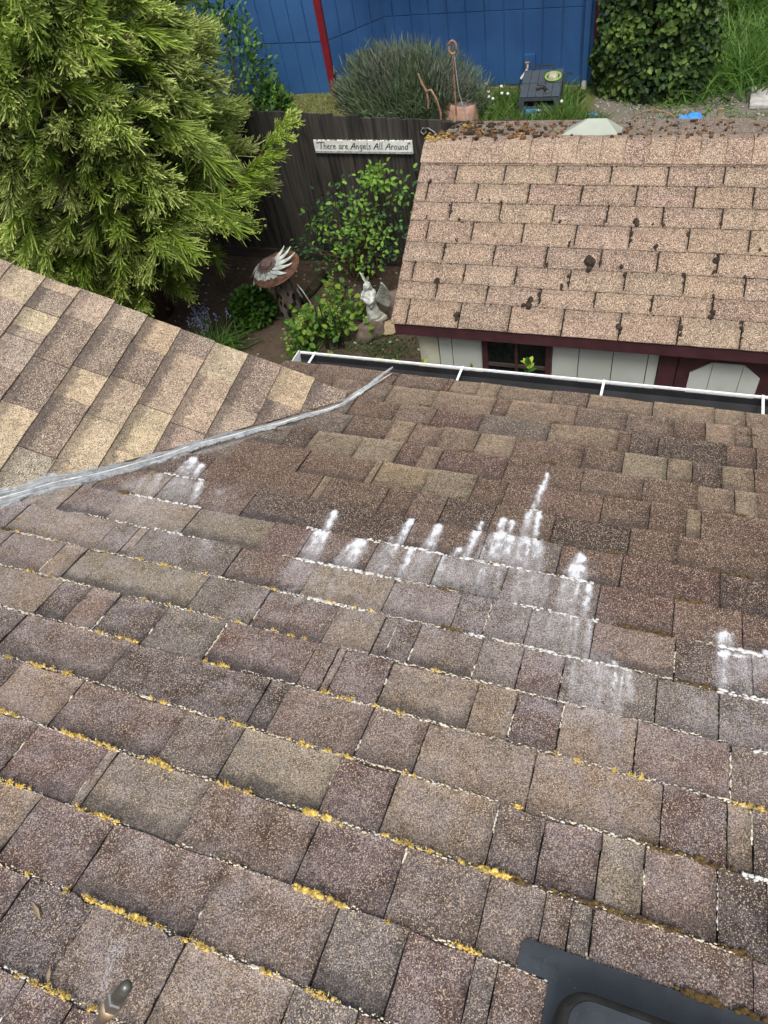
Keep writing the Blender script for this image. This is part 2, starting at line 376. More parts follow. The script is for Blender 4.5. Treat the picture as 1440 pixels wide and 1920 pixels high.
def leaves(P, D, L, W, tint, tip, up=None, fold=.25):
    n = len(P); D = nrm(D); L = np.asarray(L)[:, None] * np.ones((n, 1)); W = np.asarray(W)[:, None] * np.ones((n, 1))
    U = up if up is not None else np.array([0, 0, 1.0]) + RNG.normal(size=(n, 3)) * .5
    S = nrm(np.cross(D, U)); N = nrm(np.cross(S, D)); k = N * W * fold
    V = np.stack([P, P + D * L * .3 + S * W * .46 + k, P + D * L * .7 + S * W * .36 + k, P + D * L, P + D * L * .7 - S * W * .36 + k, P + D * L * .3 - S * W * .46 + k], 1).reshape(-1, 3)
    b = np.arange(n)[:, None] * 6
    q = np.concatenate([b + np.array([[0, 1, 2, 3]]), b + np.array([[0, 3, 4, 5]])])
    return V, q, np.repeat(np.asarray(tint) * np.ones(n), 6), np.repeat(np.asarray(tip) * np.ones(n), 6)
def stack_rib(parts):
    V, Q, T, A, B = [], [], [], [], []; o = 0
    for v, q, t, a, b in parts: V.append(v); Q.append(q + o); T.append(t + o); A.append(a); B.append(b); o += len(v)
    return np.concatenate(V), np.concatenate(Q), np.concatenate(T), np.concatenate(A), np.concatenate(B)
def rib_obj(name, parts, mat, parent=None):
    V, Q, T, A, B = stack_rib(parts); return npmesh(name, V, Q, T, mat, parent, {'tint': np.clip(A, 0, 1), 'tip': np.clip(B, 0, 1)})
def leaf_obj(name, parts, mat, parent=None):
    V, Q, A, B = [], [], [], []; o = 0
    for v, q, a, b in parts: V.append(v); Q.append(q + o); A.append(a); B.append(b); o += len(v)
    return npmesh(name, np.concatenate(V), np.concatenate(Q), None, mat, parent, {'tint': np.clip(np.concatenate(A), 0, 1), 'tip': np.clip(np.concatenate(B), 0, 1)})
_bm = bmesh.new(); bmesh.ops.create_icosphere(_bm, subdivisions=1, radius=1); ICO_V = np.array([v.co[:] for v in _bm.verts]); _bm.verts.index_update(); ICO_F = np.array([[v.index for v in f.verts] for f in _bm.faces]); _bm.free()
_bm = bmesh.new(); bmesh.ops.create_icosphere(_bm, subdivisions=2, radius=1); ICO2_V = np.array([v.co[:] for v in _bm.verts]); _bm.verts.index_update(); ICO2_F = np.array([[v.index for v in f.verts] for f in _bm.faces]); _bm.free()
def blobs(name, Cn, Rd, fr, mat, parent=None, jit=.35, fine=False):
    """many lumpy pieces: centres, radii (n,3) along the frame axes fr (3x3 rows)."""
    Cn = np.asarray(Cn); n = len(Cn); Rd = np.asarray(Rd); IV, IF = (ICO2_V, ICO2_F) if fine else (ICO_V, ICO_F)
    v = IV[None] * (1 + RNG.uniform(-jit, jit, (n, len(IV), 1))) * Rd[:, None, :]
    v = v @ fr + Cn[:, None, :]; f = IF[None] + (np.arange(n) * len(IV))[:, None, None]
    o = npmesh(name, v.reshape(-1, 3), None, f.reshape(-1, 3), mat, parent); o['kind'] = 'stuff'; return o

# ------------------------------------------------------------------ ground
def build_ground():
    xs = np.concatenate([np.linspace(-60, -12, 10), np.linspace(-11, 5, 161), np.linspace(6, 60, 10)])
    ys = np.concatenate([np.linspace(-30, -3, 8), np.linspace(-2, 14, 161), np.linspace(15, 80, 12)])
    X, Y = np.meshgrid(xs, ys); Z = gz(X, Y).astype(float)
    nz = np.array([mnoise.noise(Vector((x * 1.7, y * 1.7, 0))) * .02 + mnoise.noise(Vector((x * 6, y * 6, 3))) * .008 for x, y in zip(X.ravel(), Y.ravel())]).reshape(X.shape)
    Z = Z + nz
    V = np.stack([X, Y, Z], -1).reshape(-1, 3); nx = len(xs); ny = len(ys)
    i, j = np.meshgrid(np.arange(nx - 1), np.arange(ny - 1)); b = (j * nx + i).ravel()
    Q = np.stack([b, b + 1, b + nx + 1, b + nx], 1)
    grass = sst((Y - 6.5) / 1.5) * (1 - sst((X + 1.7) / .7)) ; grass = np.maximum(grass, sst((Y - 10.2) / 1.0))
    grass = np.maximum(grass, sst((X + 1.2) / .3) * sst((Y - 8.6) / .3) * .28); gravel = sst((X + 1.7) / .6) * sst((Y - 8) / .6) * (1 - sst((Y - 10.2) / .8))
    o = npmesh('ground', V, Q, None, None, None, {'grassy': grass.ravel(), 'gravel': gravel.ravel()}, True)
    m = NT('soil_and_turf'); n1 = m.noise(3, 6, .65); n2 = m.noise(22, 5, .7); n3 = m.noise(90, 4, .7)
    soil = m.mix(m.ss(n1, .3, .7), (.050, .036, .026), (.105, .078, .056)); soil = m.mix(m.ss(n2, .45, .75), soil, (.13, .10, .075))
    soil = m.mix(m.math('MULTIPLY', m.ss(n1, .62, .72), m.ss(n2, .4, .6)), soil, (.05, .055, .02))
    grav = m.mix(m.ss(n3, .4, .7), (.13, .115, .095), (.30, .28, .25))
    soil = m.mix(m.math('MULTIPLY', m.attr('gravel'), m.ss(n2, .25, .5, .5, 1)), soil, grav)
    gr = m.mix(m.ss(n2, .3, .7), (.055, .085, .02), (.16, .17, .06))
    c = m.mix(m.ss(m.math('ADD', m.attr('grassy'), m.math('MULTIPLY', m.math('SUBTRACT', n2, .5), .8)), .4, .6), soil, gr)
    m.color(c); m.rough(.95); m.p.inputs['Specular IOR Level'].default_value = .15; m.bump(m.math('ADD', n2, m.math('MULTIPLY', n3, .5)), .8, .02)
    o.data.materials.append(m.m); o['kind'] = 'structure'
    return o
build_ground()

# ================================================================== HOUSE (the roof the camera stands on)
ZE = 2.7; PIT = R(17.0); ca, sa = math.cos(PIT), math.sin(PIT); EX = .143
house = empty('house', (0, -1.5, 0), 'aged brown shingle house roof in the foreground with white gutter and lighter side wing', 'house')
def child(o): o.matrix_parent_inverse = Matrix.Translation(house.location).inverted(); return o
MU, MV, MN = np.array([1.0, 0, 0]), np.array([0, -ca, sa]), np.array([0, sa, ca]); MO = np.array([0, 0, ZE])
def rp(u, v, h=0.0): return MO + MU * u + MV * v + MN * h
def px2uv(px, py): q = onpl(px, py, MO, MN); return q[0], -q[1] / ca
U_L, U_R, V_TOP = -1.53, 2.3, 4.6
mb = MB(); mb.add([rp(a, b, h) for h in (-.10, -.003) for a, b in ((U_L + .02, .045), (U_R, .045), (U_R, V_TOP), (-.85 - ca * V_TOP, V_TOP), (U_L + .02, .60))],
                  [(0, 1, 2, 3, 4), (5, 6, 7, 8, 9)] + [(i, (i + 1) % 5, 5 + (i + 1) % 5, 5 + i) for i in range(5)])
main_roof = child(mb.build('main_roof', 'felt', house))
back = MB(); yb, zb = -V_TOP * ca, ZE + V_TOP * sa      # far side of the ridge, behind the photographer
back.add([(U_L, yb, zb), (U_R, yb, zb), (U_R, yb * 2, ZE), (U_L, yb * 2, ZE), (U_L, yb, zb - .1), (U_R, yb, zb - .1), (U_R, yb * 2, ZE - .1), (U_L, yb * 2, ZE - .1)],
         [(0, 1, 2, 3), (4, 5, 6, 7), (0, 1, 5, 4), (2, 3, 7, 6), (1, 2, 6, 5), (3, 0, 4, 7)])
child(back.build('rear_roof', 'felt', house))
TONE = {'d': (.064, .0435, .037), 'b': (.110, .070, .053), 'm': (.130, .092, .071), 'r': (.104, .061, .052), 'g': (.126, .103, .088), 't': (.190, .140, .096),
        'p': (.168, .114, .090), 'k': (.188, .152, .104), 'y': (.228, .176, .106)}

# stains: (x0, y0, x1, y1, width px, strength) in photo pixels, laid on the roof plane
ST = [(628, 967, 610, 998, 13, 1.0), (600, 1003, 575, 1048, 16, .85), (612, 1003, 592, 1045, 13, .9), (590, 1052, 545, 1105, 34, .42),
      (676, 1024, 655, 1055, 24, .95), (655, 1030, 632, 1058, 14, .7), (640, 1065, 615, 1120, 20, .42),
      (770, 983, 750, 1018, 13, 1.0), (735, 1013, 732, 1022, 12, .7), (735, 1027, 705, 1075, 32, .50), (722, 1065, 716, 1075, 12, .6), (745, 1030, 735, 1045, 12, .8),
      (823, 992, 805, 1032, 14, .95), (812, 1005, 797, 1030, 12, .8), (772, 1038, 752, 1082, 13, .9), (800, 1042, 775, 1085, 28, .52),
      (902, 983, 896, 998, 8, 1.0), (893, 1002, 873, 1050, 13, 1.0), (862, 1033, 850, 1043, 11, .85), (905, 1028, 896, 1050, 10, .75), (885, 1030, 868, 1050, 12, .7),
      (943, 980, 936, 1003, 12, 1.0), (961, 982, 955, 1002, 8, .95), (938, 1007, 920, 1062, 22, .85), (958, 1012, 945, 1066, 16, .85),
      (1026, 893, 1019, 915, 7, 1.1), (1018, 915, 1004, 950, 8, 1.0), (1003, 948, 996, 964, 7, .8), (994, 966, 982, 1010, 14, .8), (1010, 968, 1003, 1010, 9, 1.0),
      (985, 1015, 965, 1070, 26, .72), (1008, 1022, 1005, 1072, 24, .75), (990, 1020, 985, 1070, 8, .9),
      (832, 1050, 818, 1100, 14, .75), (870, 1055, 852, 1112, 12, .5), (905, 1075, 885, 1120, 12, .6), (936, 1075, 925, 1130, 10, .5), (900, 1060, 870, 1115, 55, .33),
      (975, 1080, 960, 1138, 12, .55), (1000, 1082, 990, 1140, 16, .55), (1025, 1085, 1015, 1145, 12, .5), (1000, 1085, 985, 1145, 60, .34),
      (1088, 1050, 1080, 1068, 17, 1.05), (1082, 1070, 1075, 1096, 27, .95), (1060, 1098, 1050, 1150, 18, .6), (1083, 1100, 1070, 1158, 10, .8), (1104, 1105, 1095, 1160, 10, .95), (1078, 1100, 1068, 1160, 30, .4),
      (1035, 1155, 1022, 1210, 9, .55), (1070, 1165, 1060, 1235, 7, .7), (1082, 1165, 1075, 1240, 7, .65), (1105, 1172, 1098, 1240, 11, .7), (1065, 1165, 1055, 1240, 48, .30),
      (1075, 1250, 1072, 1300, 11, .55), (1120, 1252, 1118, 1320, 14, .6), (1152, 1258, 1150, 1345, 7, .75), (1165, 1262, 1160, 1350, 6, .75), (1178, 1268, 1180, 1315, 11, .75), (1130, 1255, 1128, 1330, 62, .36),
      (1150, 1245, 1158, 1255, 12, .8), (1130, 1235, 1145, 1250, 22, .4), (1160, 1350, 1160, 1400, 12, .35),
      (1355, 1190, 1352, 1220, 14, .95), (1370, 1195, 1366, 1215, 8, .8), (1360, 1232, 1352, 1300, 13, .8), (1345, 1240, 1340, 1285, 8, .5), (1392, 1240, 1392, 1290, 7, .65), (1380, 1238, 1375, 1300, 38, .40),
      (1415, 1240, 1425, 1255, 26, .7), (1436, 1228, 1436, 1244, 10, .9), (1350, 1232, 1440, 1246, 7, .9), (1310, 1320, 1300, 1345, 26, .35),
      (362, 868, 352, 886, 16, .95), (378, 878, 366, 894, 12, .95), (345, 880, 332, 893, 12, .7), (375, 912, 365, 940, 15, .8), (345, 905, 330, 945, 34, .45), (300, 898, 282, 925, 16, .6), (270, 900, 255, 925, 18, .45),
      (412, 927, 416, 930, 16, .40), (262, 945, 240, 965, 26, .40), (390, 1028, 380, 1045, 34, .34), (330, 1005, 326, 1010, 22, .4),
      (232, 1770, 200, 1850, 13, .30), (215, 1780, 192, 1870, 9, .36), (70, 1815, 66, 1835, 8, .4), (1290, 1490, 1295, 1495, 14, .3), (560, 1125, 552, 1132, 20, .5), (598, 1128, 590, 1136, 16, .6),
      (0, 955, 90, 925, 24, .55), (90, 925, 200, 893, 22, .5), (200, 893, 330, 862, 17, .5), (330, 862, 450, 832, 12, .45), (450, 825, 560, 798, 8, .4), (20, 968, 120, 938, 26, .33),
      (250, 915, 150, 975, 60, .30), (330, 930, 250, 1000, 70, .27), (180, 940, 60, 1010, 70, .26), (420, 970, 380, 1050, 60, .20), (90, 1000, 40, 1060, 70, .22), (600, 1080, 520, 1160, 70, .24), (760, 1095, 700, 1180, 80, .24), (900, 1120, 860, 1210, 100, .26), (1000, 1150, 960, 1250, 90, .25), (1090, 1230, 1070, 1350, 80, .24), (1290, 1290, 1270, 1400, 90, .20), (1390, 1290, 1380, 1390, 60, .24), (980, 1330, 960, 1420, 70, .16), (300, 1060, 260, 1130, 90, .16), (640, 1200, 600, 1290, 90, .14),
      (590, 1010, 570, 1045, 30, .45), (735, 1035, 700, 1080, 34, .42), (800, 1045, 770, 1085, 36, .46), (905, 1075, 880, 1118, 50, .42), (840, 1062, 825, 1100, 40, .38), (990, 1080, 985, 1140, 60, .45), (1075, 1105, 1065, 1160, 38, .45), (1060, 1170, 1045, 1238, 62, .42), (1125, 1258, 1118, 1330, 66, .44), (560, 1060, 520, 1105, 36, .36), (1395, 1242, 1390, 1300, 52, .44), (340, 905, 310, 945, 50, .42), (650, 1070, 620, 1130, 50, .25), (960, 1020, 930, 1065, 40, .5)]
ST += [(x0, y0, x0 + (x1 - x0) * .25, y0 + (y1 - y0) * .25, wd * 1.1, 1.15) for x0, y0, x1, y1, wd, k in ST if k >= .85]
SUV = []
for x0, y0, x1, y1, wd, k in ST:
    a, b = px2uv(x0, y0), px2uv(x1, y1); m_ = onpl((x0 + x1) / 2, (y0 + y1) / 2, MO, MN); SUV.append((a, b, wd * np.linalg.norm(m_ - CAM) / F, k))
def vnoise(U, V, f, z): return np.array([mnoise.noise(Vector((u * f, v * f, z))) for u, v in zip(U.ravel(), V.ravel())]).reshape(U.shape)
def stain_at(U, V, quick=False):
    s = np.zeros_like(U)
    if not quick:
        wu, wv = vnoise(U, V, 55, 1.0), vnoise(U, V, 55, 7.0); wu2 = vnoise(U, V, 130, 3.0); lump = .92 + .32 * vnoise(U, V, 38, 12.0) + .30 * vnoise(U, V * .3, 110, 5.0)
        U = U + wu * .006 + wu2 * .003; V = V + wv * .009
    for (a, b, wd, k) in SUV:
        dx, dy = b[0] - a[0], b[1] - a[1]; L2 = dx * dx + dy * dy + 1e-9
        t = np.clip(((U - a[0]) * dx + (V - a[1]) * dy) / L2, 0, 1)
        d = np.hypot(U - a[0] - t * dx, (V - a[1] - t * dy) * .8) / (wd * (.75 + .4 * t))
        s = np.maximum(s, k * (1 - .45 * t) * (1 - sst((d - .15) / 1.0)))
    return s if quick else np.clip(s * lump, 0, 1.2)
def film_at(U, V):
    f = .56 * sst((V - 1.05) / .5) * (1 - .45 * sst((U - .15) / .3)) + .12 * sst((V - 1.5) / .6)
    f = np.maximum(f, .75 * sst((-.75 - U) / .5) * sst((V - .85) / .4))
    for (a, b, wd, k) in SUV:
        if k < .3 or b[1] < .7: continue
        t = np.clip((V - a[1]) / .55, 0, 1) * (V > a[1]); f = f + .22 * k * (t > 0) * (1 - t) * np.exp(-((U - a[0] - (V - a[1]) * 0.0) / (wd * 1.6)) ** 2)
    return np.clip(f, 0, .95)

def grid_tab(O, U, V, N, u0, u1, v0, v1, hb, ht, th, cell, seed, jit=.0012, lift=.0, stain=False):
    nu = max(2, int((u1 - u0) / cell)); nv = max(2, int((v1 - v0) / cell)); rr = np.random.default_rng(seed)
    iu, jv = np.meshgrid(np.arange(nu + 1), np.arange(nv + 1), indexing='ij')
    uu = u0 + (u1 - u0) * iu / nu; vv = v0 + (v1 - v0) * jv / nv
    e0 = np.convolve(rr.normal(size=nu + 3), [.4, .6, .4], 'valid') * jit; vv[:, 0] += e0[:nu + 1]
    for edge, sgn in ((0, 1), (nu, -1)): uu[edge, :] += sgn * np.abs(rr.normal(size=nv + 1)) * jit * .45
    fr = jv / nv; hh = ht + (hb - ht) * (1 - fr) ** 1.15
    ph = rr.uniform(0, 6, 4); hh = hh + lift * (1 - fr) * np.sin((uu - u0) * 9 + ph[0]) + rr.normal(size=uu.shape) * .00025
    # rounded worn butt edge
    hh[:, 0] -= .0015
    P = O + uu[..., None] * U + vv[..., None] * V + hh[..., None] * N
    idx = lambda i, j: i * (nv + 1) + j
    verts = P.reshape(-1, 3); quads = []
    I, J = np.meshgrid(np.arange(nu), np.arange(nv), indexing='ij'); b = I * (nv + 1) + J
    quads.append(np.stack([b, b + 1, b + nv + 2, b + nv + 1], -1).reshape(-1, 4))
    n0 = len(verts); extra = []; fl = []
    border = [(i, 0) for i in range(nu + 1)][::-1] + [(0, j) for j in range(1, nv + 1)]
    border = [(nu, j) for j in range(nv, 0, -1)] + border
    ids = [idx(i, j) for i, j in border]
    low = verts[ids] - N * th; k = len(ids)
    for a in range(k - 1): fl.append((ids[a], ids[a + 1], n0 + a + 1, n0 + a))
    verts = np.concatenate([verts, low]); quads.append(np.array(fl)); uvv = np.concatenate([np.stack([uu.ravel(), fr.ravel()], 1), np.stack([uu.ravel()[ids], fr.ravel()[ids]], 1)])
    attrs = None
    if stain:
        ua = np.concatenate([uu.ravel(), uu.ravel()[ids]]); va = np.concatenate([vv.ravel(), vv.ravel()[ids]]); attrs = {'stain': stain_at(ua, va, cell > .02), 'film': film_at(ua, va)}
    return verts, np.concatenate(quads), uvv, attrs
def tab_obj(name, data, mat, parent, color, band):
    v, q, uvv, attrs = data; o = npmesh(name, v, q, None, mat, parent, attrs)
    ul = o.data.uv_layers.new(name='UVMap'); li = np.zeros(len(o.data.loops), np.int32); o.data.loops.foreach_get('vertex_index', li)
    ul.data.foreach_set('uv', uvv[li].astype(np.float32).ravel()); o.color = (*color, band); return o
def jitter(c, s=.12):
    k = 1 + random.uniform(-s, s); return tuple(x * k * (1 + random.uniform(-.03, .03)) for x in c)

MAIN = {0: ([-1.347, -0.973, -0.752, -0.73, -0.616, -0.529, -0.316, -0.177, 0.063, 0.281, 0.386], 'bmmbtttmtttt'),
 1: ([-1.214, -0.957, -0.759, -0.52, -0.46, -0.205, -0.022, 0.144, 0.25, 0.347, 0.401], 'bmttbtmmbtmt'),
 2: ([-1.064, -0.873, -0.721, -0.535, -0.281, -0.039, 0.003, 0.097, 0.317, 0.409], 'gbmrgtbddbb'),
 3: ([-1.02, -0.851, -0.764, -0.653, -0.514, -0.38, -0.141, -0.008, 0.133, 0.211, 0.302, 0.398], 'gbtpttbbktdtb'),
 4: ([-1.111, -0.92, -0.764, -0.682, -0.612, -0.377, -0.125, 0.066, 0.23, 0.337, 0.401], 'dkkrtrbmbtkb'),
 5: ([-1.07, -0.817, -0.792, -0.616, -0.453, -0.349, -0.045, 0.095, 0.2, 0.241], 'bbtykbbbbtb'),
 6: ([-1.384, -1.247, -0.956, -0.924, -0.715, -0.622, -0.515, -0.357, -0.171, 0.048, 0.181], 'dbbtbbmdbdbb'),
 7: ([-1.315, -1.133, -0.943, -0.578, -0.351, -0.131, 0.039, 0.292], 'gbddbgbrd'),
 8: ([-1.266, -0.993, -0.863, -0.649, -0.452, -0.259, -0.007, 0.18, 0.342], 'tkrbgggrbr'),
 9: ([-1.839, -1.482, -1.396, -1.362, -1.031, -0.783, -0.544, -0.352, -0.269, -0.164, -0.004, 0.189], 'dtgtgbtgdggpd'),
 10: ([-1.776, -1.571, -1.488, -1.057, -0.86, -0.652, -0.519, -0.482, -0.422, -0.259, -0.156, -0.057, 0.154, 0.286], 'mptkgbtgdmgrggg'),
 11: ([-1.597, -1.455, -1.357, -1.257, -1.097, -0.912, -0.651, -0.593, -0.572, -0.448, -0.235, -0.142, -0.038, 0.12, 0.307], 'ttdpdgrbprttrtpm'),
 12: ([-1.459, -1.113, -0.711, -0.658, -0.445, -0.312, -0.073, 0.179, 0.298, 0.342], 'dbddmmttrtd'),
 13: ([-1.341, -1.148, -0.853, -0.702, -0.464, -0.333, -0.121, -0.029, 0.077, 0.156, 0.281], 'dtbmkrtmrkpd'),
 14: ([-0.962, -0.938, -0.703, -0.45, -0.268, -0.104, -0.004, 0.042, 0.078, 0.333], 'rtkbrmmmgbr'),
 15: ([-1.024, -0.838, -0.582, -0.347, -0.216, -0.097, -0.059], 'trbmgrgb'),
 16: ([-0.773, -0.577, -0.367, -0.252], 'dmtgm')}
HB = .0115          # height of the butt edge above the deck
JOINTS = []
def vis_uv(u, v):
    q = AX @ (rp(u, v) - CAM)
    if q[2] < .05: return False
    x, y = 720 + F * q[0] / q[2], 960 + F * q[1] / q[2]; return -60 < x < 1500 and -60 < y < 1990
loose_v, loose_q, loose_uv, loose_s, loose_f, off = [], [], [], [], [], 0
for c in range(0, 32):
    v0, v1 = c * EX, (c + 1) * EX + .03
    rr = random.Random(100 + c)
    if c in MAIN: js, tn = MAIN[c]; js = list(js); tn = list(tn)
    else: js, tn = [rr.uniform(-.4, -.2)], ['m', 'b']
    uu = js[-1]
    while uu < U_R - .05: uu += rr.choice((.08, .13, .17, .24, .3)); js.append(min(uu, U_R)); tn.append(rr.choice('bmtrgdpk'))
    uu = js[0]; left_lim = min(U_L, -.72 - ca * (c + 1) * EX - .12)
    pre = []
    while uu > left_lim + .05: uu -= rr.choice((.1, .15, .2, .28)); pre.append(max(uu, left_lim)); tn.insert(0, rr.choice('bmtgr'))
    js = pre[::-1] + js; tn = tn[1 if pre else 0:][:len(js) - 1]
    if c == 0: v0 = .024
    for a, (u0, u1, t) in enumerate(zip(js[:-1], js[1:], tn)):
        if u1 - u0 < .012: continue
        tooth = .0030 if (a + c) % 2 else .0
        g = 0.00005 if rr.random() < .45 else .0002 + .0008 * rr.random() ** 2
        mid = (u0 + u1) / 2; vis = vis_uv(mid, v0 + .07) or vis_uv(u0, v0 + .07) or vis_uv(u1, v0 + .07)
        st = vis and c >= 2
        if st:
            gu, gv = np.meshgrid(np.linspace(u0, u1, 14), np.linspace(v0, v1, 10)); has = stain_at(gu.ravel(), gv.ravel(), True).max() > .10
        else: has = False
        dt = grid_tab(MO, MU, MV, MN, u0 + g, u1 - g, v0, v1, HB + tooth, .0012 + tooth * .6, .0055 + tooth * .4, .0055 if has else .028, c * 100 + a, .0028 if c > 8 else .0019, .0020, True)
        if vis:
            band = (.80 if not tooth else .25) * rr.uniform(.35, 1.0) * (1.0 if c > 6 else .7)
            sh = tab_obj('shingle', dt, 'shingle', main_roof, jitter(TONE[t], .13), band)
            if c >= 8 and u0 > -1.7: JOINTS.append((c, u0))
        else:
            v, q, uvv, at = dt; loose_v.append(v); loose_q.append(q + off); loose_uv.append(uvv); off += len(v)
if loose_v:
    lo = tab_obj('outer_shingles', (np.concatenate(loose_v), np.concatenate(loose_q), np.concatenate(loose_uv), None), 'shingle', main_roof, TONE['m'], .6); lo['kind'] = 'stuff'

# ---- side wing, a lighter newer roof meeting the main one in a valley
WO = np.array([-2.04016911, -0.30170336, 3.17785317]); WX = nrm(np.array([0.9218977, 0.04493953, -0.38481824])); WY = nrm(np.array([0.00840591, -0.99533631, -0.09609875]))
WN = nrm(-np.cross(WX, WY)); WV = -WX; WU = WY; WO = WO + WN * .012
VAL_A, VAL_B = .968, .92          # valley: u = VAL_A + VAL_B * v
def clip(poly, f):
    out = []
    for i, p in enumerate(poly):
        q = poly[(i + 1) % len(poly)]; a, b = f(p), f(q)
        if a <= 0: out.append(p)
        if (a < 0 < b) or (b < 0 < a): t = a / (a - b); out.append((p[0] + t * (q[0] - p[0]), p[1] + t * (q[1] - p[1])))
    return out
mb = MB()
ridge_v = 2.2
wpoly = [(0.015, -.93), (0.015, ridge_v), (VAL_A + VAL_B * ridge_v - .012, ridge_v), (VAL_A + VAL_B * -.93 - .012, -.93)]
mb.prism(wpoly, WO, WU, WV, WN, -.035, -.002)
wing_roof = child(mb.build('wing_roof', 'felt', house))
WT = {'y': (.40, .315, .212), 't': (.33, .248, .178), 'p': (.30, .225, .175), 'b': (.20, .148, .118), 'd': (.155, .114, .094), 'g': (.27, .225, .175), 'o': (.34, .255, .17)}
WING = {-4: ([.3, .8, 1.3], 'tbyp'), -3: ([.2, .6, 1.1], 'ptby'), -2: ([.15, .5, .8, 1.2], 'btypb'), -1: ([.25, .5, .9], 'pybt'), 0: ([.161, .42, .75], 'yptd'), 1: ([.051, .165, .262, .307, .454, .72], 'ybypgbt'), 2: ([.136, .36, .58, .84], 'pbdyg'),
        3: ([.112, .338, .481, .727], 'pbybg'), 4: ([.151, .318, .511, .79], 'obtyt'), 5: ([.107, .393, .603], 'btyy'), 6: ([.174, .42], 'ytp'), 7: ([.257], 'bp'), 8: ([.168], 'ob'), 9: ([.07], 'bd')}
def poly_tab(name, poly, O, U, V, N, v0, v1, hb, ht, th, mat, parent, col, band, vfix=None):
    hf = lambda v: ht + (hb - ht) * (1 - (v - v0) / (v1 - v0))
    k = len(poly); top = [O + U * p[0] + V * p[1] + N * hf(p[1]) for p in poly]; bot = [t - N * th for t in top]
    me = bpy.data.meshes.new(name)
    fs = [list(range(k))] + [(i, (i + 1) % k, k + (i + 1) % k, k + i) for i in range(k)]
    me.from_pydata([tuple(x) for x in top + bot], [], fs)
    bm = bmesh.new(); bm.from_mesh(me); bm.faces.ensure_lookup_table(); bm.normal_update()
    if bm.faces[0].normal.dot(Vector(N)) < 0: bmesh.ops.reverse_faces(bm, faces=bm.faces)
    bm.to_mesh(me); bm.free()
    ul = me.uv_layers.new(name='UVMap')
    for l in me.loops: p = poly[l.vertex_index % k]; ul.data[l.index].uv = (p[0], (p[1] - v0) / (v1 - v0))
    me.materials.append(M[mat]); o = bpy.data.objects.new(name, me); link(o, parent); o.color = (*col, band); return o
for i, (qs, tn) in WING.items():
    v0 = -(i - 2) * EX; v1 = v0 + EX + .025; qs = [random.uniform(-.012, .004)] + qs + [3.2]; tn = list(tn)
    for a in range(len(qs) - 1):
        u0, u1 = qs[a], qs[a + 1]; g = .0013
        n = max(2, int(min(u1 - u0, 1.2) / .05)); lo_ = [(u0 + g + (min(u1, 2.6) - u0 - 2 * g) * k / n, v0 + random.uniform(-.0015, .0015)) for k in range(n + 1)]
        pl = clip(lo_ + [(min(u1, 2.6) - g, v1), (u0 + g, v1)], lambda p: p[0] - VAL_A - VAL_B * p[1] + .003 * math.sin(p[1] * 60))
        if len(pl) < 3: continue
        tooth = .0028 if a % 2 else 0
        poly_tab('shingle', pl, WO, WU, WV, WN, v0, v1, .0085 + tooth, .001 + tooth * .6, .006, 'wing', wing_roof, jitter(WT[tn[a % len(tn)]], .07), random.uniform(.35, .8))
# wing's other slope and gable wall, out of frame to the left
RL = WO + WV * ridge_v
mb = MB(); a0 = RL; a1 = RL + WY * 3.2; d2 = np.array([-.92, 0, -.385]) * 2.2
mb.add([a0, a1, a1 + d2, a0 + d2, a0 - WN * .06, a1 - WN * .06, a1 + d2 - np.array([0, 0, .06]), a0 + d2 - np.array([0, 0, .06])], [(0, 1, 2, 3), (4, 5, 6, 7), (0, 1, 5, 4), (1, 2, 6, 5), (2, 3, 7, 6), (3, 0, 4, 7)])
child(mb.build('wing_far_slope', 'felt', house))
mb = MB(); gx = RL[0]; pts = [(gx - 1.9, 0.0), (-1.56, 0.0), (-1.56, 2.86), (gx, RL[2] - .10), (gx - 1.9, RL[2] - .9)]
mb.add([(x, -.42, z) for x, z in pts] + [(x, -.52, z) for x, z in pts], [(0, 1, 2, 3, 4), (5, 6, 7, 8, 9)] + [(i, (i + 1) % 5, 5 + (i + 1) % 5, 5 + i) for i in range(5)])
child(mb.build('gable_wall', 'fascia', house))
child(MB().box2((-1.5, -.50, 0), (U_R - .2, -.40, 2.66)).build('wall', 'fascia', house))
child(MB().box2((-1.52, -.085, 2.50), (U_R, -.062, 2.62)).build('fascia_board', 'fascia', house))

# ---- gutter
gut = MB(); prof = [(-.045, 2.655), (-.045, 2.555), (-.035, 2.545), (.115, 2.545), (.150, 2.60), (.152, 2.627), (.150, 2.629), (.147, 2.629), (.146, 2.622), (.143, 2.602), (.112, 2.552), (-.033, 2.552), (-.039, 2.560), (-.039, 2.655)]
GA = math.tan(R(.9))
def gp(x, y, z): return (x, y + (x + .2) * GA * .9 - .004, z)
k = len(prof); xs = [-1.535, U_R]
vsx = [gp(x, y, z) for x in xs for y, z in prof]
for i in range(k):
    gut.cur = 1 if i >= 5 else 0
    gut.add([vsx[i], vsx[(i + 1) % k], vsx[k + (i + 1) % k], vsx[k + i]], [(0, 1, 2, 3)])
gut.cur = 0
gutter = child(gut.build('gutter', ['white_metal', 'gutter_in'], house))
ri = MB(); ri.prism([(.1505, 2.633), (.158, 2.633), (.158, 2.642), (.1505, 2.642)], (-1.535, -1.335 * GA * .9 - .004, 0), (0, 1, 0), (0, 0, 1), (1, GA * .9, 0), 0, U_R + 1.535)
ri.build('rim', 'white_metal', gutter)
cap = MB(); cap.prism([(-.047, 2.66), (-.047, 2.54), (.115, 2.54), (.155, 2.60), (.157, 2.648)], (-1.538, -1.338 * GA * .9 - .004, 0), (0, 1, 0), (0, 0, 1), (-1, 0, 0), 0, .004); cap.build('end_cap', 'white_metal', gutter)
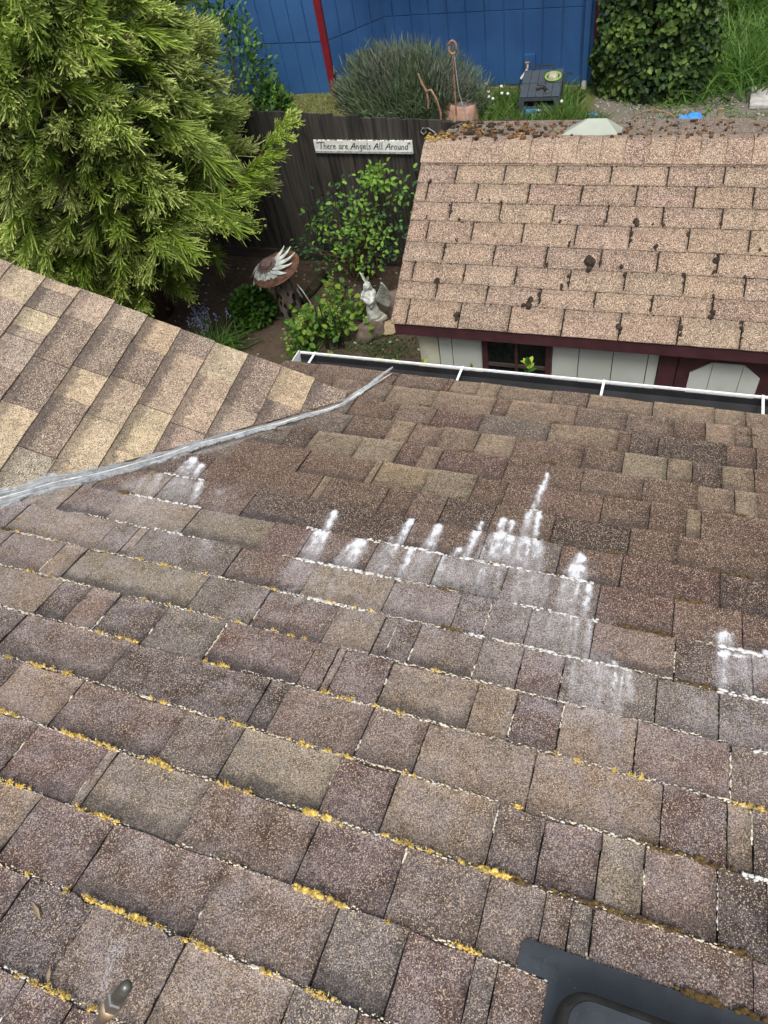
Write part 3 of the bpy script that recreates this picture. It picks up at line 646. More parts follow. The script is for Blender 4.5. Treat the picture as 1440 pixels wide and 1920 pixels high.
for bx in (-1.457, -.744, -.14, .46, 1.05, 1.65):
    s = MB(); y0 = (bx + .2) * GA * .9
    s.box((bx, .060 + y0, 2.648), (.010, .19, .003), Matrix.Rotation(R(-3), 3, 'X')); s.build('bracket', 'white_metal', gutter)

# ---- sealant smeared along the valley
VP = [(-420, 1065), (-60, 962), (0, 943), (106, 913), (180, 897), (253, 879), (320, 858), (369, 841), (454, 819), (510, 805), (570, 787), (610, 776), (644, 764), (660, 752), (690, 735), (716, 718), (732, 709)]
VW = [.058, .058, .058, .052, .048, .044, .038, .034, .032, .024, .021, .018, .014, .017, .011, .008, .005]
vs_, fs_, uv_ = [], [], []; path = [np.array(px2uv(*p)) for p in VP]; NS = 9; fine = []
for a in range(len(path) - 1):
    for t in np.linspace(0, 1, 7, endpoint=False): fine.append((path[a] * (1 - t) + path[a + 1] * t, VW[a] * (1 - t) + VW[a + 1] * t))
fine.append((path[-1], VW[-1])); acc = 0
rs = random.Random(5)
for a, (p, wd) in enumerate(fine):
    d = fine[min(a + 1, len(fine) - 1)][0] - fine[max(a - 1, 0)][0]; d = d / np.linalg.norm(d); nn_ = np.array([-d[1], d[0]]); acc += .02
    wl = wd * (1 + .35 * mnoise.noise(Vector((a * .31, 2, 0)))); wr = wd * (1 + .4 * mnoise.noise(Vector((a * .27, 9, 0))))
    for j in range(NS):
        t = j / (NS - 1) * 2 - 1; q = p + nn_ * (wl if t > 0 else wr) * t
        h = .0145 + .007 * (1 - t * t) + .002 * mnoise.noise(Vector((a * .4, j * .9, 4)))
        pt = rp(q[0], q[1], h); dw = (pt - WO) @ WN; uw, vw = (pt - WO) @ WU, (pt - WO) @ WV
        if dw < .011 and uw < VAL_A + VAL_B * vw: pt = pt + WN * (.011 - dw)
        vs_.append(pt); uv_.append((acc, j / (NS - 1)))
    if a:
        for j in range(NS - 1): b = (a - 1) * NS + j; fs_.append((b, b + 1, b + NS + 1, b + NS))
se = npmesh('valley_sealant', vs_, fs_, None, 'seal', house, None, True); child(se)
ul = se.data.uv_layers.new(name='UVMap'); li = np.zeros(len(se.data.loops), np.int32); se.data.loops.foreach_get('vertex_index', li); ul.data.foreach_set('uv', np.array(uv_, np.float32)[li].ravel())
# raised bead running inside the smear
bead = MB(); bead.tube([rp(p[0] + .004, p[1] + .004 * math.sin(i * .5), .019) for i, (p, wd) in enumerate(fine) if i % 2 == 0], [.0028 + .003 * abs(mnoise.noise(Vector((i * .23, 1, 1)))) for i in range(len(fine)) if i % 2 == 0], 6)
child(bead.build('sealant_bead', 'white_crust', house, True))

# ---- moss and crust on the shingle edges
FRM = np.stack([MU, MV, MN])
YS = [(20,1472),(40,1480),(150,1525),(185,1535),(210,1547),(55,1645),(130,1675),(165,1690),(180,1700),(225,1722),(265,1732),(275,1735),(300,1745),(352,1770),(385,1785),(40,1840),(70,1853),(95,1862),(130,1875),(180,1893),(300,1443),(435,1475),(470,1487),
      (20,1240),(75,1258),(105,1262),(130,1272),(290,1317),(310,1322),(420,1355),(455,1360),(192,1190),(245,1207),(390,1243),(420,1250),(10,1343),(20,1347),(125,1383),(145,1387),(200,1403),(293,1435),(570,1408),(620,1412),(650,1420),(760,1455),(780,1460),
      (705,1330),(750,1337),(820,1262),(610,1305),(650,1315),(585,1523),(610,1535),(720,1575),(765,1590),(815,1603),(900,1633),(920,1640),(575,1680),(625,1693),(730,1727),(865,1775),(885,1783),(507,1832),(610,1875),(1180,1458),(1195,1465),(975,1520),(1375,1513),
      (1410,1518),(1040,1423),(1080,1435),(1150,1452),(100,1083),(60,1075),(280,1128),(320,1142),(360,1150),(415,1162),(450,1170),(200,1043),(265,1056),(310,1064),(390,1082),(105,1021),(25,1011),(555,1195),(520,1182),(575,1203),(515,1110),(622,1132),(670,1142),(700,1148)]
OS = [(1240,1600),(1250,1603),(1305,1617),(1315,1620),(1348,1627),(965,1657),(1030,1678),(1115,1697),(1150,1710),(1170,1717),(1200,1728),(1240,1743),(1280,1755),(1370,1783),(1400,1790),(1285,1290),(1320,1297),(1060,1733),(1040,1087),(1150,1045),(1290,1135),(1300,1137),(1220,1193),(1240,1198),(1180,1183),
      (1020,1017),(930,1055),(840,1105),(890,1112),(850,1185),(1380,1085),(1345,1075),(770,735),(835,735),(800,760),(870,850),(885,852),(1043,798),(1300,825),(1408,822),(1095,845),(1150,852),(1030,880),(1305,912),(1340,918),(1385,972),(1165,940),(805,803),(690,825),(520,812),(590,770),(735,708),(860,938),(755,838),(575,808),(250,925),(240,925),(10,1000)]
yc, yr, wc, wr_, sp = [], [], [], [], []
def hedge(c): return HB + .004
for px, py in YS:
    u, v = px2uv(px, py); c = round(v / EX)
    if abs(v - c * EX) > .035: c = v / EX
    sz = random.choice((.25, .4, .6, .9, 1.2, 1.8)) * (1.2 if v > 1.95 else .75 if v > 1.6 else .42)
    for k in range(int(9 * sz) + 2):
        du = random.gauss(0, .011 * sz); p = rp(u + du, c * EX + random.uniform(-.005, .0025), hedge(c) + random.uniform(-.003, .0015) * sz)
        r = random.uniform(.0012, .0030) * (.6 + .5 * sz); yc.append(p); yr.append((r * random.uniform(.9, 1.8), r, r * .9))
        for f_ in range(4): sp.append(p + MU * random.gauss(0, .002) + MN * .0008)
for c in range(9, 20):
    u = -1.8
    while u < 1.0:
        u += random.uniform(.0022, .0055)
        dens = mnoise.noise(Vector((u * 5, c * 3.7, 0))) + .55 * mnoise.noise(Vector((u * 21, c * 9.1, 5))) + (.12 if c >= 10 else -.30) - (.25 if (u > .25 and c < 12) else 0)
        if dens < (-.30 if c >= 10 and u < .3 else -.04): continue
        r = random.uniform(.0007, .0026) * (.7 + .5 * min(1, dens)); wc.append(rp(u, c * EX + random.uniform(-.006, .002), hedge(c) - .002)); wr_.append((r * random.uniform(1.1, 3.0), r * random.uniform(.8, 1.5), r * .8))
for c, u0 in JOINTS:
    if random.random() < .28 and u0 > -1.6:
        a, b = sorted((random.random(), random.random())); v = (c + a) * EX
        while v < (c + b) * EX:
            v += random.uniform(.003, .007); r = random.uniform(.0012, .0028); wc.append(rp(u0 + random.uniform(-.002, .002), v, HB * (1 - (v / EX - c)) + .0018)); wr_.append((r, r * 2, r * .8))
oc, orr = [], []
for px, py in OS:
    u, v = px2uv(px, py); c = round(v / EX); c = v / EX if abs(v - c * EX) > .04 else c
    sz = random.uniform(.6, 1.2)
    for k in range(int(14 * sz)):
        r = random.uniform(.0018, .0042) * sz; oc.append(rp(u + random.gauss(0, .016), c * EX + random.uniform(-.008, .002), hedge(c) - .002)); orr.append((r * 1.4, r, r))
for c in range(1, 14):          # thin moss under the edges further down; its dark line also paints the contact shadow
    u = -1.0
    while u < .5:
        u += random.uniform(.006, .014)
        if mnoise.noise(Vector((u * 4, c * 5.3, 11))) < .18: continue
        r = random.uniform(.001, .0024); oc.append(rp(u, c * EX - random.uniform(.001, .007), .0045)); orr.append((r * 2, r, r))
# pale lichen on the crust gets three shades
wc = np.array(wc); wr_ = np.array(wr_); sel = RNG.random(len(wc))
far = (wc[:, 1] > -1.75)
child(blobs('lichen', wc[(sel < .72)], wr_[(sel < .72)], FRM, 'crust', house)); child(blobs('mineral_crust', wc[sel >= .72], wr_[sel >= .72], FRM, 'white_crust', house))
child(blobs('golden_moss', yc, yr, FRM, 'yellow_moss', house)); child(blobs('brown_moss_and_edge_shade', oc, orr, FRM, 'olive_moss', house))
# white crust riding the edges of the stained courses
ec, er = [], []
for x0, y0, x1, y1, d in [(520,1108,690,1150,.8),(560,1050,760,1090,1),(600,1058,680,1074,1),(735,1023,960,1072,.9),(690,1020,745,1030,1),(770,1035,820,1046,.9),(860,1050,960,1072,.9),(960,1072,1060,1092,.9),(1050,1092,1110,1103,1),(985,1012,1008,1016,.9),(985,962,1015,966,.9),(570,998,612,1000,1),
      (960,1138,1120,1171,.8),(990,1222,1190,1272,.9),(1345,1222,1440,1241,1.4),(300,893,390,905,1),(237,930,380,957,1),(180,975,400,1012,.8),(1340,1303,1440,1328,1),(880,1195,915,1203,.9),(800,1178,1000,1222,.5),(1390,1640,1440,1658,1),(620,1293,700,1330,.4),(1403,1408,1440,1422,.9)]:
    n = int(np.hypot(x1 - x0, y1 - y0) / 2.4)
    for k in range(n):
        if random.random() > d * .8: continue
        t = random.random(); u, v = px2uv(x0 + (x1 - x0) * t, y0 + (y1 - y0) * t); c = round(v / EX); r = random.uniform(.0018, .0045) * min(1.3, d)
        ec.append(rp(u, c * EX + random.uniform(-.004, .006), hedge(c) - .001)); er.append((r * 1.5, r, r * .7))
child(blobs('white_residue', ec, er, FRM, 'white_crust', house))
n = len(sp); sp = np.array(sp); sp = np.repeat(sp, 2, 0) + RNG.normal(size=(2 * n, 3)) * .002
V_, Q_, T_, A_, B_ = ribbons(sp, MN + RNG.normal(size=(2 * n, 3)) * .7, RNG.uniform(.003, .0075, 2 * n), RNG.uniform(.0010, .0018, 2 * n), np.zeros(3), .5, 0)
child(tag(npmesh('moss_fronds', V_, Q_, T_, 'yellow_moss', house), kind='stuff'))
# dry leaf bits on the roof
for (px, py, ang, s) in ((73, 1715, .5, .022), (96, 1835, 1.0, .016), (731, 1728, 1.5, .013), (690, 1478, .3, .008)):
    u, v = px2uv(px, py); p = rp(u, v, .0125); mb = MB(); d = MU * math.cos(ang) + MV * math.sin(ang); e = np.cross(MN, d)
    mb.add([p - d * s, p + e * s * .22 + MN * .003, p + d * s, p - e * s * .22 + MN * .002, p - MN * .002], [(0, 1, 2), (0, 2, 3), (0, 4, 1), (1, 4, 2), (2, 4, 3), (3, 4, 0)])
    lf = mb.build('dry_leaf', 'rock_tan'); tag(lf, {73: 'forked dry twig scrap on the shingles at the left edge', 96: 'tan dry leaf scrap just above the golden moss near the spray wand', 731: 'small golden dry leaf upright on a shingle edge', 690: 'tiny pale dry leaf in the middle of a dark red shingle'}[px], 'leaf', 'dry scraps on the roof')

# ---- plastic roof vent at the lower right
u0, v0 = px2uv(978, 1770)
vent = empty('roof_vent', rp(u0 + .19, v0 + .13, .012), 'black plastic roof vent with rounded hood and flat flange at lower right corner', 'roof vent')
def vl(u, v, h): return tuple(rp(u0 + u, v0 + v, .012 + h) - np.array(vent.location))
def rrect(a, b, c, d, r, n=6):
    pts = []
    for cx, cy, s in ((a + r, c + r, 180), (b - r, c + r, 270), (b - r, d - r, 0), (a + r, d - r, 90)):
        for k in range(n + 1): an = R(s + 90 * k / n); pts.append((cx + r * math.cos(an), cy + r * math.sin(an)))
    return pts
def loft(rings):
    mb = MB(); k = len(rings[0])
    vs = [p for r in rings for p in r]; fs = [(i * k + j, i * k + (j + 1) % k, (i + 1) * k + (j + 1) % k, (i + 1) * k + j) for i in range(len(rings) - 1) for j in range(k)]
    fs += [list(range(k))[::-1], list(range((len(rings) - 1) * k, len(rings) * k))]; mb.add(vs, fs); return mb
ro = [(.0, .046), (.0, .007), (.004, -.001), (.012, -.005), (.46, -.005), (.46, .34), (.052, .34), (.052, .046)]
loft([[vl(u, v, h) for u, v in ro] for h in (-.006, .004)]).build('flange', 'black_plastic', vent)
rings = []
for ins, h in ((0, .0), (.002, .060), (.006, .076), (.012, .083), (.019, .085), (.024, .085)):
    rings.append([vl(u, v, h) for u, v in rrect(.066 + ins, .43 - ins, .066 + ins, .32 - ins, .048 - ins * .6)])
loft(rings).build('hood', 'dark_rim', vent, True)
rings = [[vl(u, v, h) for u, v in rrect(.066 + ins, .43 - ins, .066 + ins, .32 - ins, .048 - ins * .6)] for ins, h in ((.0200, .0850), (.0215, .0872), (.034, .0882), (.06, .0886))]
loft(rings).build('hood_top', 'black_plastic', vent)
emb = MB()      # raised moulded letters on the flange (illegible in the photo): a few bars
for k, (du, dv, l, a) in enumerate(((.028, .022, .020, 0), (.040, .020, .010, 90), (.040, .030, .010, 90), (.052, .024, .012, 0), (.062, .022, .010, 60))):
    p = Vector(vl(du, dv, .0045)); d = Vector(MU) * math.cos(R(a)) * 1 + Vector(MV) * math.sin(R(a)); e = Vector(MN).cross(d)
    emb.add([p - d * l / 2 - e * .001, p + d * l / 2 - e * .001, p + d * l / 2 + e * .001, p - d * l / 2 + e * .001] + [q + Vector(MN) * .0012 for q in (p - d * l / 2 - e * .001, p + d * l / 2 - e * .001, p + d * l / 2 + e * .001, p - d * l / 2 + e * .001)], [(4, 5, 6, 7), (0, 1, 5, 4), (1, 2, 6, 5), (2, 3, 7, 6), (3, 0, 4, 7)])
emb.build('moulded_marks', 'black_plastic', vent)
mc, mr = [], []
for k in range(150):
    t = random.random(); u = .10 + .30 * t; v = .072 - .010 * random.random(); r = random.uniform(.002, .005) * (.5 + mnoise.noise(Vector((t * 9, 0, 0))) + .3)
    if r < .001: continue
    mc.append(np.array(vl(u, v, .004))); mr.append((r * 1.8, r, r * .7))
for k in range(80): u = random.choice((.27, .29, .36)) + random.gauss(0, .012); r = random.uniform(.002, .005); mc.append(np.array(vl(u, -.008 + random.uniform(-.004, .004), .004))); mr.append((r * 1.5, r, r))
blobs('moss', mc, mr, FRM, 'olive_moss', vent)

# ---- spray wand leaning up from the roof into the lower left of the view
tipp = CAM + ray(239, 1846) * .62; foot = onpl(18, 2152, MO + MN * .02, MN); dw = nrm(foot - tipp); Lw = np.linalg.norm(foot - tipp)
wand = empty('spray_wand', foot, 'metal spray wand tip with hexagonal fitting poking up at the lower left edge', 'spray wand')
def wl(t): return tuple(tipp + dw * t - foot)
MB().tube([wl(0), wl(.004), wl(.010), wl(.028), wl(.034)], [.0035, .0052, .0060, .0066, .0066], 20).build('nozzle', 'tipmetal', wand, True)
MB().tube([wl(.034), wl(.036), wl(.054), wl(.056)], [.0078, .0092, .0092, .0078], 6).build('hex_nut', 'steel', wand)
MB().tube([wl(.056), wl(.070), wl(.071), wl(.085)], [.0085, .0085, .007, .007], 20).build('collar', 'brass', wand, True)
MB().tube([wl(.085), wl(Lw)], [.0055, .0055], 12).build('lance', 'steel', wand)

# ================================================================== SHED
SX, SY = -1.4605, 1.068
shed = empty('garden_shed', (SX, SY, 0), 'small garden shed with tan three-tab shingle roof and pale siding behind the gutter', 'shed', None, R(1.1))
SW = 3.6; EZ = 2.1; A = R(30); cA, sA = math.cos(A), math.sin(A); SL = 1.159; B_ = R(18.4); cB, sB = math.cos(B_), math.sin(B_); BL = .95
RY, RZ = SL * cA, EZ + SL * sA
mb = MB(); prof = [(0.01, EZ - .004), (RY, RZ - .006), (RY + BL * cB, RZ - BL * sB - .006), (RY + BL * cB, RZ - BL * sB - .05), (RY, RZ - .06), (.01, EZ - .05)]
mb.add([(x, y, z) for x in (.01, SW - .01) for y, z in prof], [(0, 1, 2, 3, 4, 5), (11, 10, 9, 8, 7, 6)] + [(i, (i + 1) % 6, 6 + (i + 1) % 6, 6 + i) for i in range(6)])
sroof = mb.build('roof', 'felt', shed)
FO, FU, FV, FN = np.array([0, 0, EZ]), np.array([-1.0, 0, 0]), np.array([0, cA, sA]), np.array([0, -sA, cA])
EDG = [-.012, .146, .258, .382, .509, .647, .766, .889, 1.005, 1.12]
SJ = [[.091, .408, .702, 1.001, 1.308, 1.61, 1.917], [.241, .545, .851, 1.153, 1.455, 1.759], [.074, .389, .693, .998, 1.296, 1.603, 1.902], [.241, .545, .847, 1.149, 1.45, 1.753],
      [.115, .391, .69, .99, 1.286, 1.59, 1.891], [.235, .536, .845, 1.145, 1.439, 1.74], [.067, .377, .683, .984, 1.283, 1.587, 1.879], [.229, .522, .826, 1.129, 1.433, 1.72], [.09, .39, .69, .99, 1.29, 1.59, 1.89]]
ST_ = [(.228, .166, .122), (.244, .178, .132), (.210, .149, .112), (.234, .169, .120), (.198, .143, .110)]
for c in range(9):
    js = [-.01] + SJ[c]
    while js[-1] < SW: js.append(js[-1] + .303)
    js[-1] = SW
    for a in range(len(js) - 1):
        x0, x1 = js[a] + .0035, js[a + 1] - .0035
        if x1 - x0 < .02: continue
        d = grid_tab(FO, FU, FV, FN, -x1, -x0, EDG[c], EDG[c + 1] + .02, .0075, .001, .0045, .025, 5000 + c * 40 + a, .0012, .0004)
        tab_obj('shingle', d, 'shed_shingle', sroof, jitter(random.choice(ST_), .06), .18)
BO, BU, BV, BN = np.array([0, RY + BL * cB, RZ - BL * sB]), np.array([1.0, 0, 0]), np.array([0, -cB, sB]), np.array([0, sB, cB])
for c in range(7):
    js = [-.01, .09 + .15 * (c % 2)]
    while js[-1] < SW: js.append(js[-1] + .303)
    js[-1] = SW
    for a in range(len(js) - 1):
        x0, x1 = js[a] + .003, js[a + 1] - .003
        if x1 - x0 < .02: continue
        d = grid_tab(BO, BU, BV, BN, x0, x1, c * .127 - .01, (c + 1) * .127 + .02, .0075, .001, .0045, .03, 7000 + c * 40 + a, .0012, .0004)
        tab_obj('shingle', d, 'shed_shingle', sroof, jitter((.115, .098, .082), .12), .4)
xx = -.012; k = 0
while xx < SW:          # ridge caps, bent over the ridge
    wd_ = (.30, .20, .16, .135, .135, .13)[min(k, 5)] if k < 5 else .132
    x1 = min(xx + wd_, SW + .01); mb = MB(); pts = []
    lift = .004 if k % 2 else .007
    for t in np.linspace(-.150, .150, 13):
        f = t / .15
        if t < 0: y, z = RY + t * cA, RZ + t * sA
        else: y, z = RY + t * cB, RZ - t * sB
        rnd = .012 * max(0, 1 - abs(f) * 3) ** 2
        pts.append((y, z + .010 + lift - rnd))
    n = len(pts); nn = 5
    vs = []
    for i in range(nn + 1):
        x = xx + .0015 + (x1 - xx - .003) * i / nn
        for y, z in pts: vs.append((x, y, z))
    fs = [(i * n + j, (i + 1) * n + j, (i + 1) * n + j + 1, i * n + j + 1) for i in range(nn) for j in range(n - 1)]
    vs += [(v_[0], v_[1], v_[2] - .006) for v_ in vs]; o_ = (nn + 1) * n
    fs += [(i * n, (i + 1) * n, o_ + (i + 1) * n, o_ + i * n) for i in range(nn)] + [((i + 1) * n - 1, o_ + (i + 1) * n - 1, o_ + (i + 2) * n - 1, (i + 2) * n - 1) for i in range(nn)]
    fs += [(j, j + 1, o_ + j + 1, o_ + j) for j in range(n - 1)] + [(nn * n + j, o_ + nn * n + j, o_ + nn * n + j + 1, nn * n + j + 1) for j in range(n - 1)]
    mb.add(vs, fs); cp = mb.build('ridge_cap', 'shed_shingle', sroof); cp.color = (*jitter(ST_[(k * 2) % 5] if k % 2 else (.27, .20, .145), .1), 0.0)
    cp.data.uv_layers.new(name='UVMap'); xx = x1; k += 1
# moss cushions on the shed roof
SHM = [(1.299, .665, 12), (1.286, .608, 7), (1.294, .561, 5), (1.091, .409, 18), (1.148, .424, 7), (1.748, .461, 11), (1.745, .5, 5), (1.428, .531, 8), (.39, .07, 10), (.393, .037, 7), (.8, .154, 13), (.763, .143, 7), (.844, .232, 7), (.853, .183, 5), (1.304, .062, 9), (1.317, .032, 5), (1.609, .121, 6), (1.615, .083, 8), (1.618, .045, 6), (1.759, .183, 10), (1.756, .271, 6), (1.759, .225, 5), (1.911, .14, 5), (1.915, .096, 7), (1.921, .052, 5), (1.29, .364, 8), (1.593, .374, 7), (1.595, .335, 5), (1.584, .615, 7), (1.452, .164, 6), (1.451, .231, 5), (.233, .266, 9), (.074, .898, 7), (.239, .701, 6), (.222, .747, 4), (.299, .658, 6), (.092, .663, 5), (.241, .478, 6), (.243, .444, 5), (.533, .776, 5), (.544, .656, 4), (.887, .663, 6), (.964, .531, 6), (.857, .402, 7), (1.269, .407, 7), (.994, .344, 6), (.994, .3, 5), (.96, .276, 7), (1.738, .407, 6), (1.738, .682, 5), (.307, .53, 5), (1.451, .435, 4), (1.895, .387, 5), (1.901, .342, 5), (.696, .337, 4), (1.45, .664, 6), (1.393, .662, 4), (.544, .461, 4), (1.946, .535, 5), (1.136, .674, 4), (.08, .382, 4), (.415, .789, 4), (.458, .785, 4), (.385, .307, 4), (.691, .537, 4)]
cs, rs2 = [], []
for x, d, r in SHM:
    rr_ = r * .0015
    for k in range(5 if r > 6 else 3):
        q = rr_ * random.uniform(.45, .9); cs.append(FO - FU * 0 + np.array([x + random.gauss(0, rr_ * .35), 0, 0]) + FV * (d + random.gauss(0, rr_ * .6)) + FN * (.007 + q * .2)); rs2.append((q, q * 1.2, q * .7))
for c in range(9):          # small dots along the joints
    for jx in SJ[c]:
        if random.random() < .6:
            for k in range(random.randint(2, 7)):
                q = random.uniform(.002, .0055); cs.append(FO + np.array([jx + random.gauss(0, .002), 0, 0]) + FV * (EDG[c] + random.random() * .12) + FN * .006); rs2.append((q, q * 1.6, q * .7))
    for k in range(26): q = random.uniform(.0015, .004); cs.append(FO + np.array([random.uniform(0, 2.2), 0, 0]) + FV * (EDG[c] - .003) + FN * .006); rs2.append((q * 1.5, q, q * .7))
blobs('dark_moss', cs, rs2, np.stack([-FU, FV, FN]), 'dark_moss', shed, fine=True)
cs, rs2, cg, rg, cw, rw = [], [], [], [], [], []
for k in range(330):
    x = abs(random.gauss(0, .75)) if k < 130 else random.uniform(0, 2.4); d = random.random() ** 1.2 * .85
    if x > 2.5: continue
    q = random.uniform(.004, .016) * (1.15 if x < .6 else .75); p = np.array([x, RY + d * cB, RZ - d * sB + .012 + (.008 if d < .15 else 0)])
    t = random.random()
    (cs if t < .55 else cg if t < .64 else cw).append(p); (rs2 if t < .55 else rg if t < .64 else rw).append((q * random.uniform(.8, 1.5), q, q * random.uniform(.6, 1.0)))
for k in range(18): p = np.array([random.uniform(-.01, .16), RY + random.uniform(.0, .1), RZ + .008]); q = random.uniform(.006, .014); cg.append(p); rg.append((q, q, q * .7))
FB = np.stack([BU, BV, BN])
blobs('rusty_moss', cs, rs2, FB, 'rust_moss', shed, fine=True); blobs('golden_moss', cg, rg, FB, 'gold_moss', shed, fine=True); blobs('grey_lichen', cw, rw, FB, 'dark_moss', shed, fine=True)
# louvre vent on the far slope
q = [px_ for px_ in ()]
vx0, vx1 = .83, 1.08
mb = MB(); y0, y1 = RY + .20, RY + .52; zb = lambda y: RZ - (y - RY) * math.tan(B_)
mb.add([(vx0 - .05, y0 - .04, zb(y0 - .04) + .005), (vx1 + .05, y0 - .04, zb(y0 - .04) + .005), (vx1 + .05, y1, zb(y1) + .005), (vx0 - .05, y1, zb(y1) + .005),
        (vx0 + .10, y0 + .09, zb(y0) + .062), (vx1 - .04, y0 + .09, zb(y0) + .062), (vx1 - .05, y1 - .08, zb(y1) + .098), (vx0 + .07, y1 - .08, zb(y1) + .098)],
       [(0, 1, 5, 4), (1, 2, 6, 5), (2, 3, 7, 6), (3, 0, 4, 7), (4, 5, 6, 7), (3, 2, 1, 0)])
mb.build('ridge_vent', 'vent_metal', shed, bevel=.006)
# fascia, walls
MB().box2((.012, -.004, EZ - .088), (SW - .012, .018, EZ - .008)).build('fascia', 'maroon', shed)
WYs = .09
def wy(px, py): q = onY(px, py, SY + WYs); return q[0] - SX, q[2]
def wallbox(name, x0, x1, z0, z1, y0, y1, mat, parent=None, bevel=0): return MB().box2((x0, y0, z0), (x1, y1, z1)).build(name, mat, parent or shed, bevel=bevel)
cb0, cb1 = .125, .245
wallbox('corner_board', cb0, cb1, 0.02, EZ - .09, WYs - .012, WYs + .02, 'corner')
win0, win1 = .525, .945
door0 = wy(1240, 660)[0]
xb = cb1 + .002; nb = 0
while xb < door0 - .01:
    x1 = min(xb + (.085 if nb == 0 else .192), door0)
    segs = [(xb, x1)]
    if x1 > win0 and xb < win1: segs = [(xb, win0)] if xb < win0 else ([(win1, x1)] if x1 > win1 else [])
    if segs and segs[0][1] - segs[0][0] > .01:
        a, b = segs[0]; wallbox('siding_board', a + .0022, b - .0022, .02, EZ - .09, WYs, WYs + .018, 'siding', bevel=.002)
    if x1 > win0 and xb < win1: wallbox('siding_board', max(xb, win0) + .0022, min(x1, win1) - .0022, .02, 1.22, WYs, WYs + .018, 'siding', bevel=.002)
    xb = x1; nb += 1
MB().box2((cb0 + .01, WYs + .019, 0.01), (SW - .15, WYs + .03, EZ - .05)).build('wall_backing', 'felt', shed)
mbw = MB(); pr = [(WYs + .02, .01), (WYs + .02, EZ - .02), (RY, RZ - .08), (RY + BL * cB - .12, RZ - (BL - .12) * sB - .07), (RY + BL * cB - .12, .01)]
mbw.add([(x, y, z) for x in (cb0 + .012, cb0 + .03) for y, z in pr], [(0, 1, 2, 3, 4), (9, 8, 7, 6, 5)] + [(i, (i + 1) % 5, 5 + (i + 1) % 5, 5 + i) for i in range(5)]); mbw.build('end_wall', 'siding', shed)
mbw = MB(); mbw.add([(x, y, z) for x in (SW - .17, SW - .15) for y, z in pr], [(0, 1, 2, 3, 4), (9, 8, 7, 6, 5)] + [(i, (i + 1) % 5, 5 + (i + 1) % 5, 5 + i) for i in range(5)]); mbw.build('end_wall', 'siding', shed)
MB().box2((cb0 + .03, RY + BL * cB - .14, .01), (SW - .17, RY + BL * cB - .12, RZ - (BL - .12) * sB - .07)).build('rear_wall', 'siding', shed)
# window
wz0, wz1 = 1.24, EZ - .085
window = MB().box2((win0 + .004, WYs + .006, wz0), (win1 - .004, WYs + .012, wz1)).build('window', 'black', shed)
for a, b, c_, d in ((win0, win0 + .036, wz0, wz1), (win1 - .036, win1, wz0, wz1), (win0 + .036, win1 - .036, wz0 - .01, wz0 + .04), (win0 + .036, win1 - .036, wz1 - .02, wz1)):
    MB().box2((a, WYs - .022, c_), (b, WYs + .014, d)).build('frame', 'maroon', window, bevel=.003)
ix0, ix1 = win0 + .036, win1 - .036; iz0, iz1 = wz0 + .04, wz1 - .02; gx = [ix0 + (ix1 - ix0) * k / 2 for k in range(3)]; gzz = [iz0, iz0 + (iz1 - iz0) * .36, iz0 + (iz1 - iz0) * .68, iz1]
for k in (1,): MB().box2((gx[k] - .009, WYs - .016, iz0), (gx[k] + .009, WYs + .002, iz1)).build('muntin', 'maroon', window)
for k in (1, 2): MB().box2((ix0, WYs - .014, gzz[k] - .010), (ix1, WYs + .0, gzz[k] + .010)).build('muntin', 'rail', window)
for a in range(2):
    for b in range(3): MB().box2((gx[a] + .004, WYs + .002, gzz[b] + .004), (gx[a + 1] - .004, WYs + .005, gzz[b + 1] - .004)).build('pane', 'glass', window)
# door
d0 = door0; d1 = d0 + .82
door = MB().box2((d0 + .105, WYs + .004, .05), (d1 - .09, WYs + .016, EZ - .09)).build('door', 'maroon', shed)
MB().box2((d0 + .002, WYs - .016, .02), (d0 + .098, WYs + .02, EZ - .09)).build('jamb', 'maroon', door, bevel=.003)
MB().box2((d1 - .085, WYs - .016, .02), (d1, WYs + .02, EZ - .09)).build('jamb', 'maroon', door, bevel=.003)
oc_ = [wy(*p) for p in ((1294, 706), (1335, 688), (1396, 696), (1422, 720))]
lx, lx2 = wy(1292, 710)[0], wy(1424, 722)[0]; zt = oc_[1][1]; zc = oc_[0][1]; c1x, c2x = oc_[1][0], oc_[2][0]
xs_ = [lx, lx + (lx2 - lx) * .30, lx + (lx2 - lx) * .73, lx2]
def octz(x):
    if x < c1x: return zc + (zt - zc) * (x - lx) / (c1x - lx)
    if x > c2x: return zc + (zt - zc) * (lx2 - x) / (lx2 - c2x)
    return zt
for a, b in zip(xs_[:-1], xs_[1:]):
    a2, b2 = a + (.0015 if a > lx else 0), b - (.0015 if b < lx2 else 0)
    xp = sorted({a2, b2} | {x for x in (c1x, c2x) if a2 < x < b2})
    pts = [(a2, 1.0), (b2, 1.0)] + [(x, octz(x)) for x in reversed(xp)]
    MB().prism(pts, (0, 0, 0), (1, 0, 0), (0, 0, 1), (0, -1, 0), -WYs - .003, -WYs + .005).build('panel_board', 'siding', door)
MB().tube([(d1 - .10, WYs - .02, 1.62), (d1 - .10, WYs - .05, 1.64), (d1 - .10, WYs - .05, 1.72), (d1 - .10, WYs - .02, 1.74)], .008, 8).build('latch', 'brass', door)
MB().box2((d1 + .003, WYs, .02), (SW - .15, WYs + .018, EZ - .09)).build('siding_board', 'siding', shed)

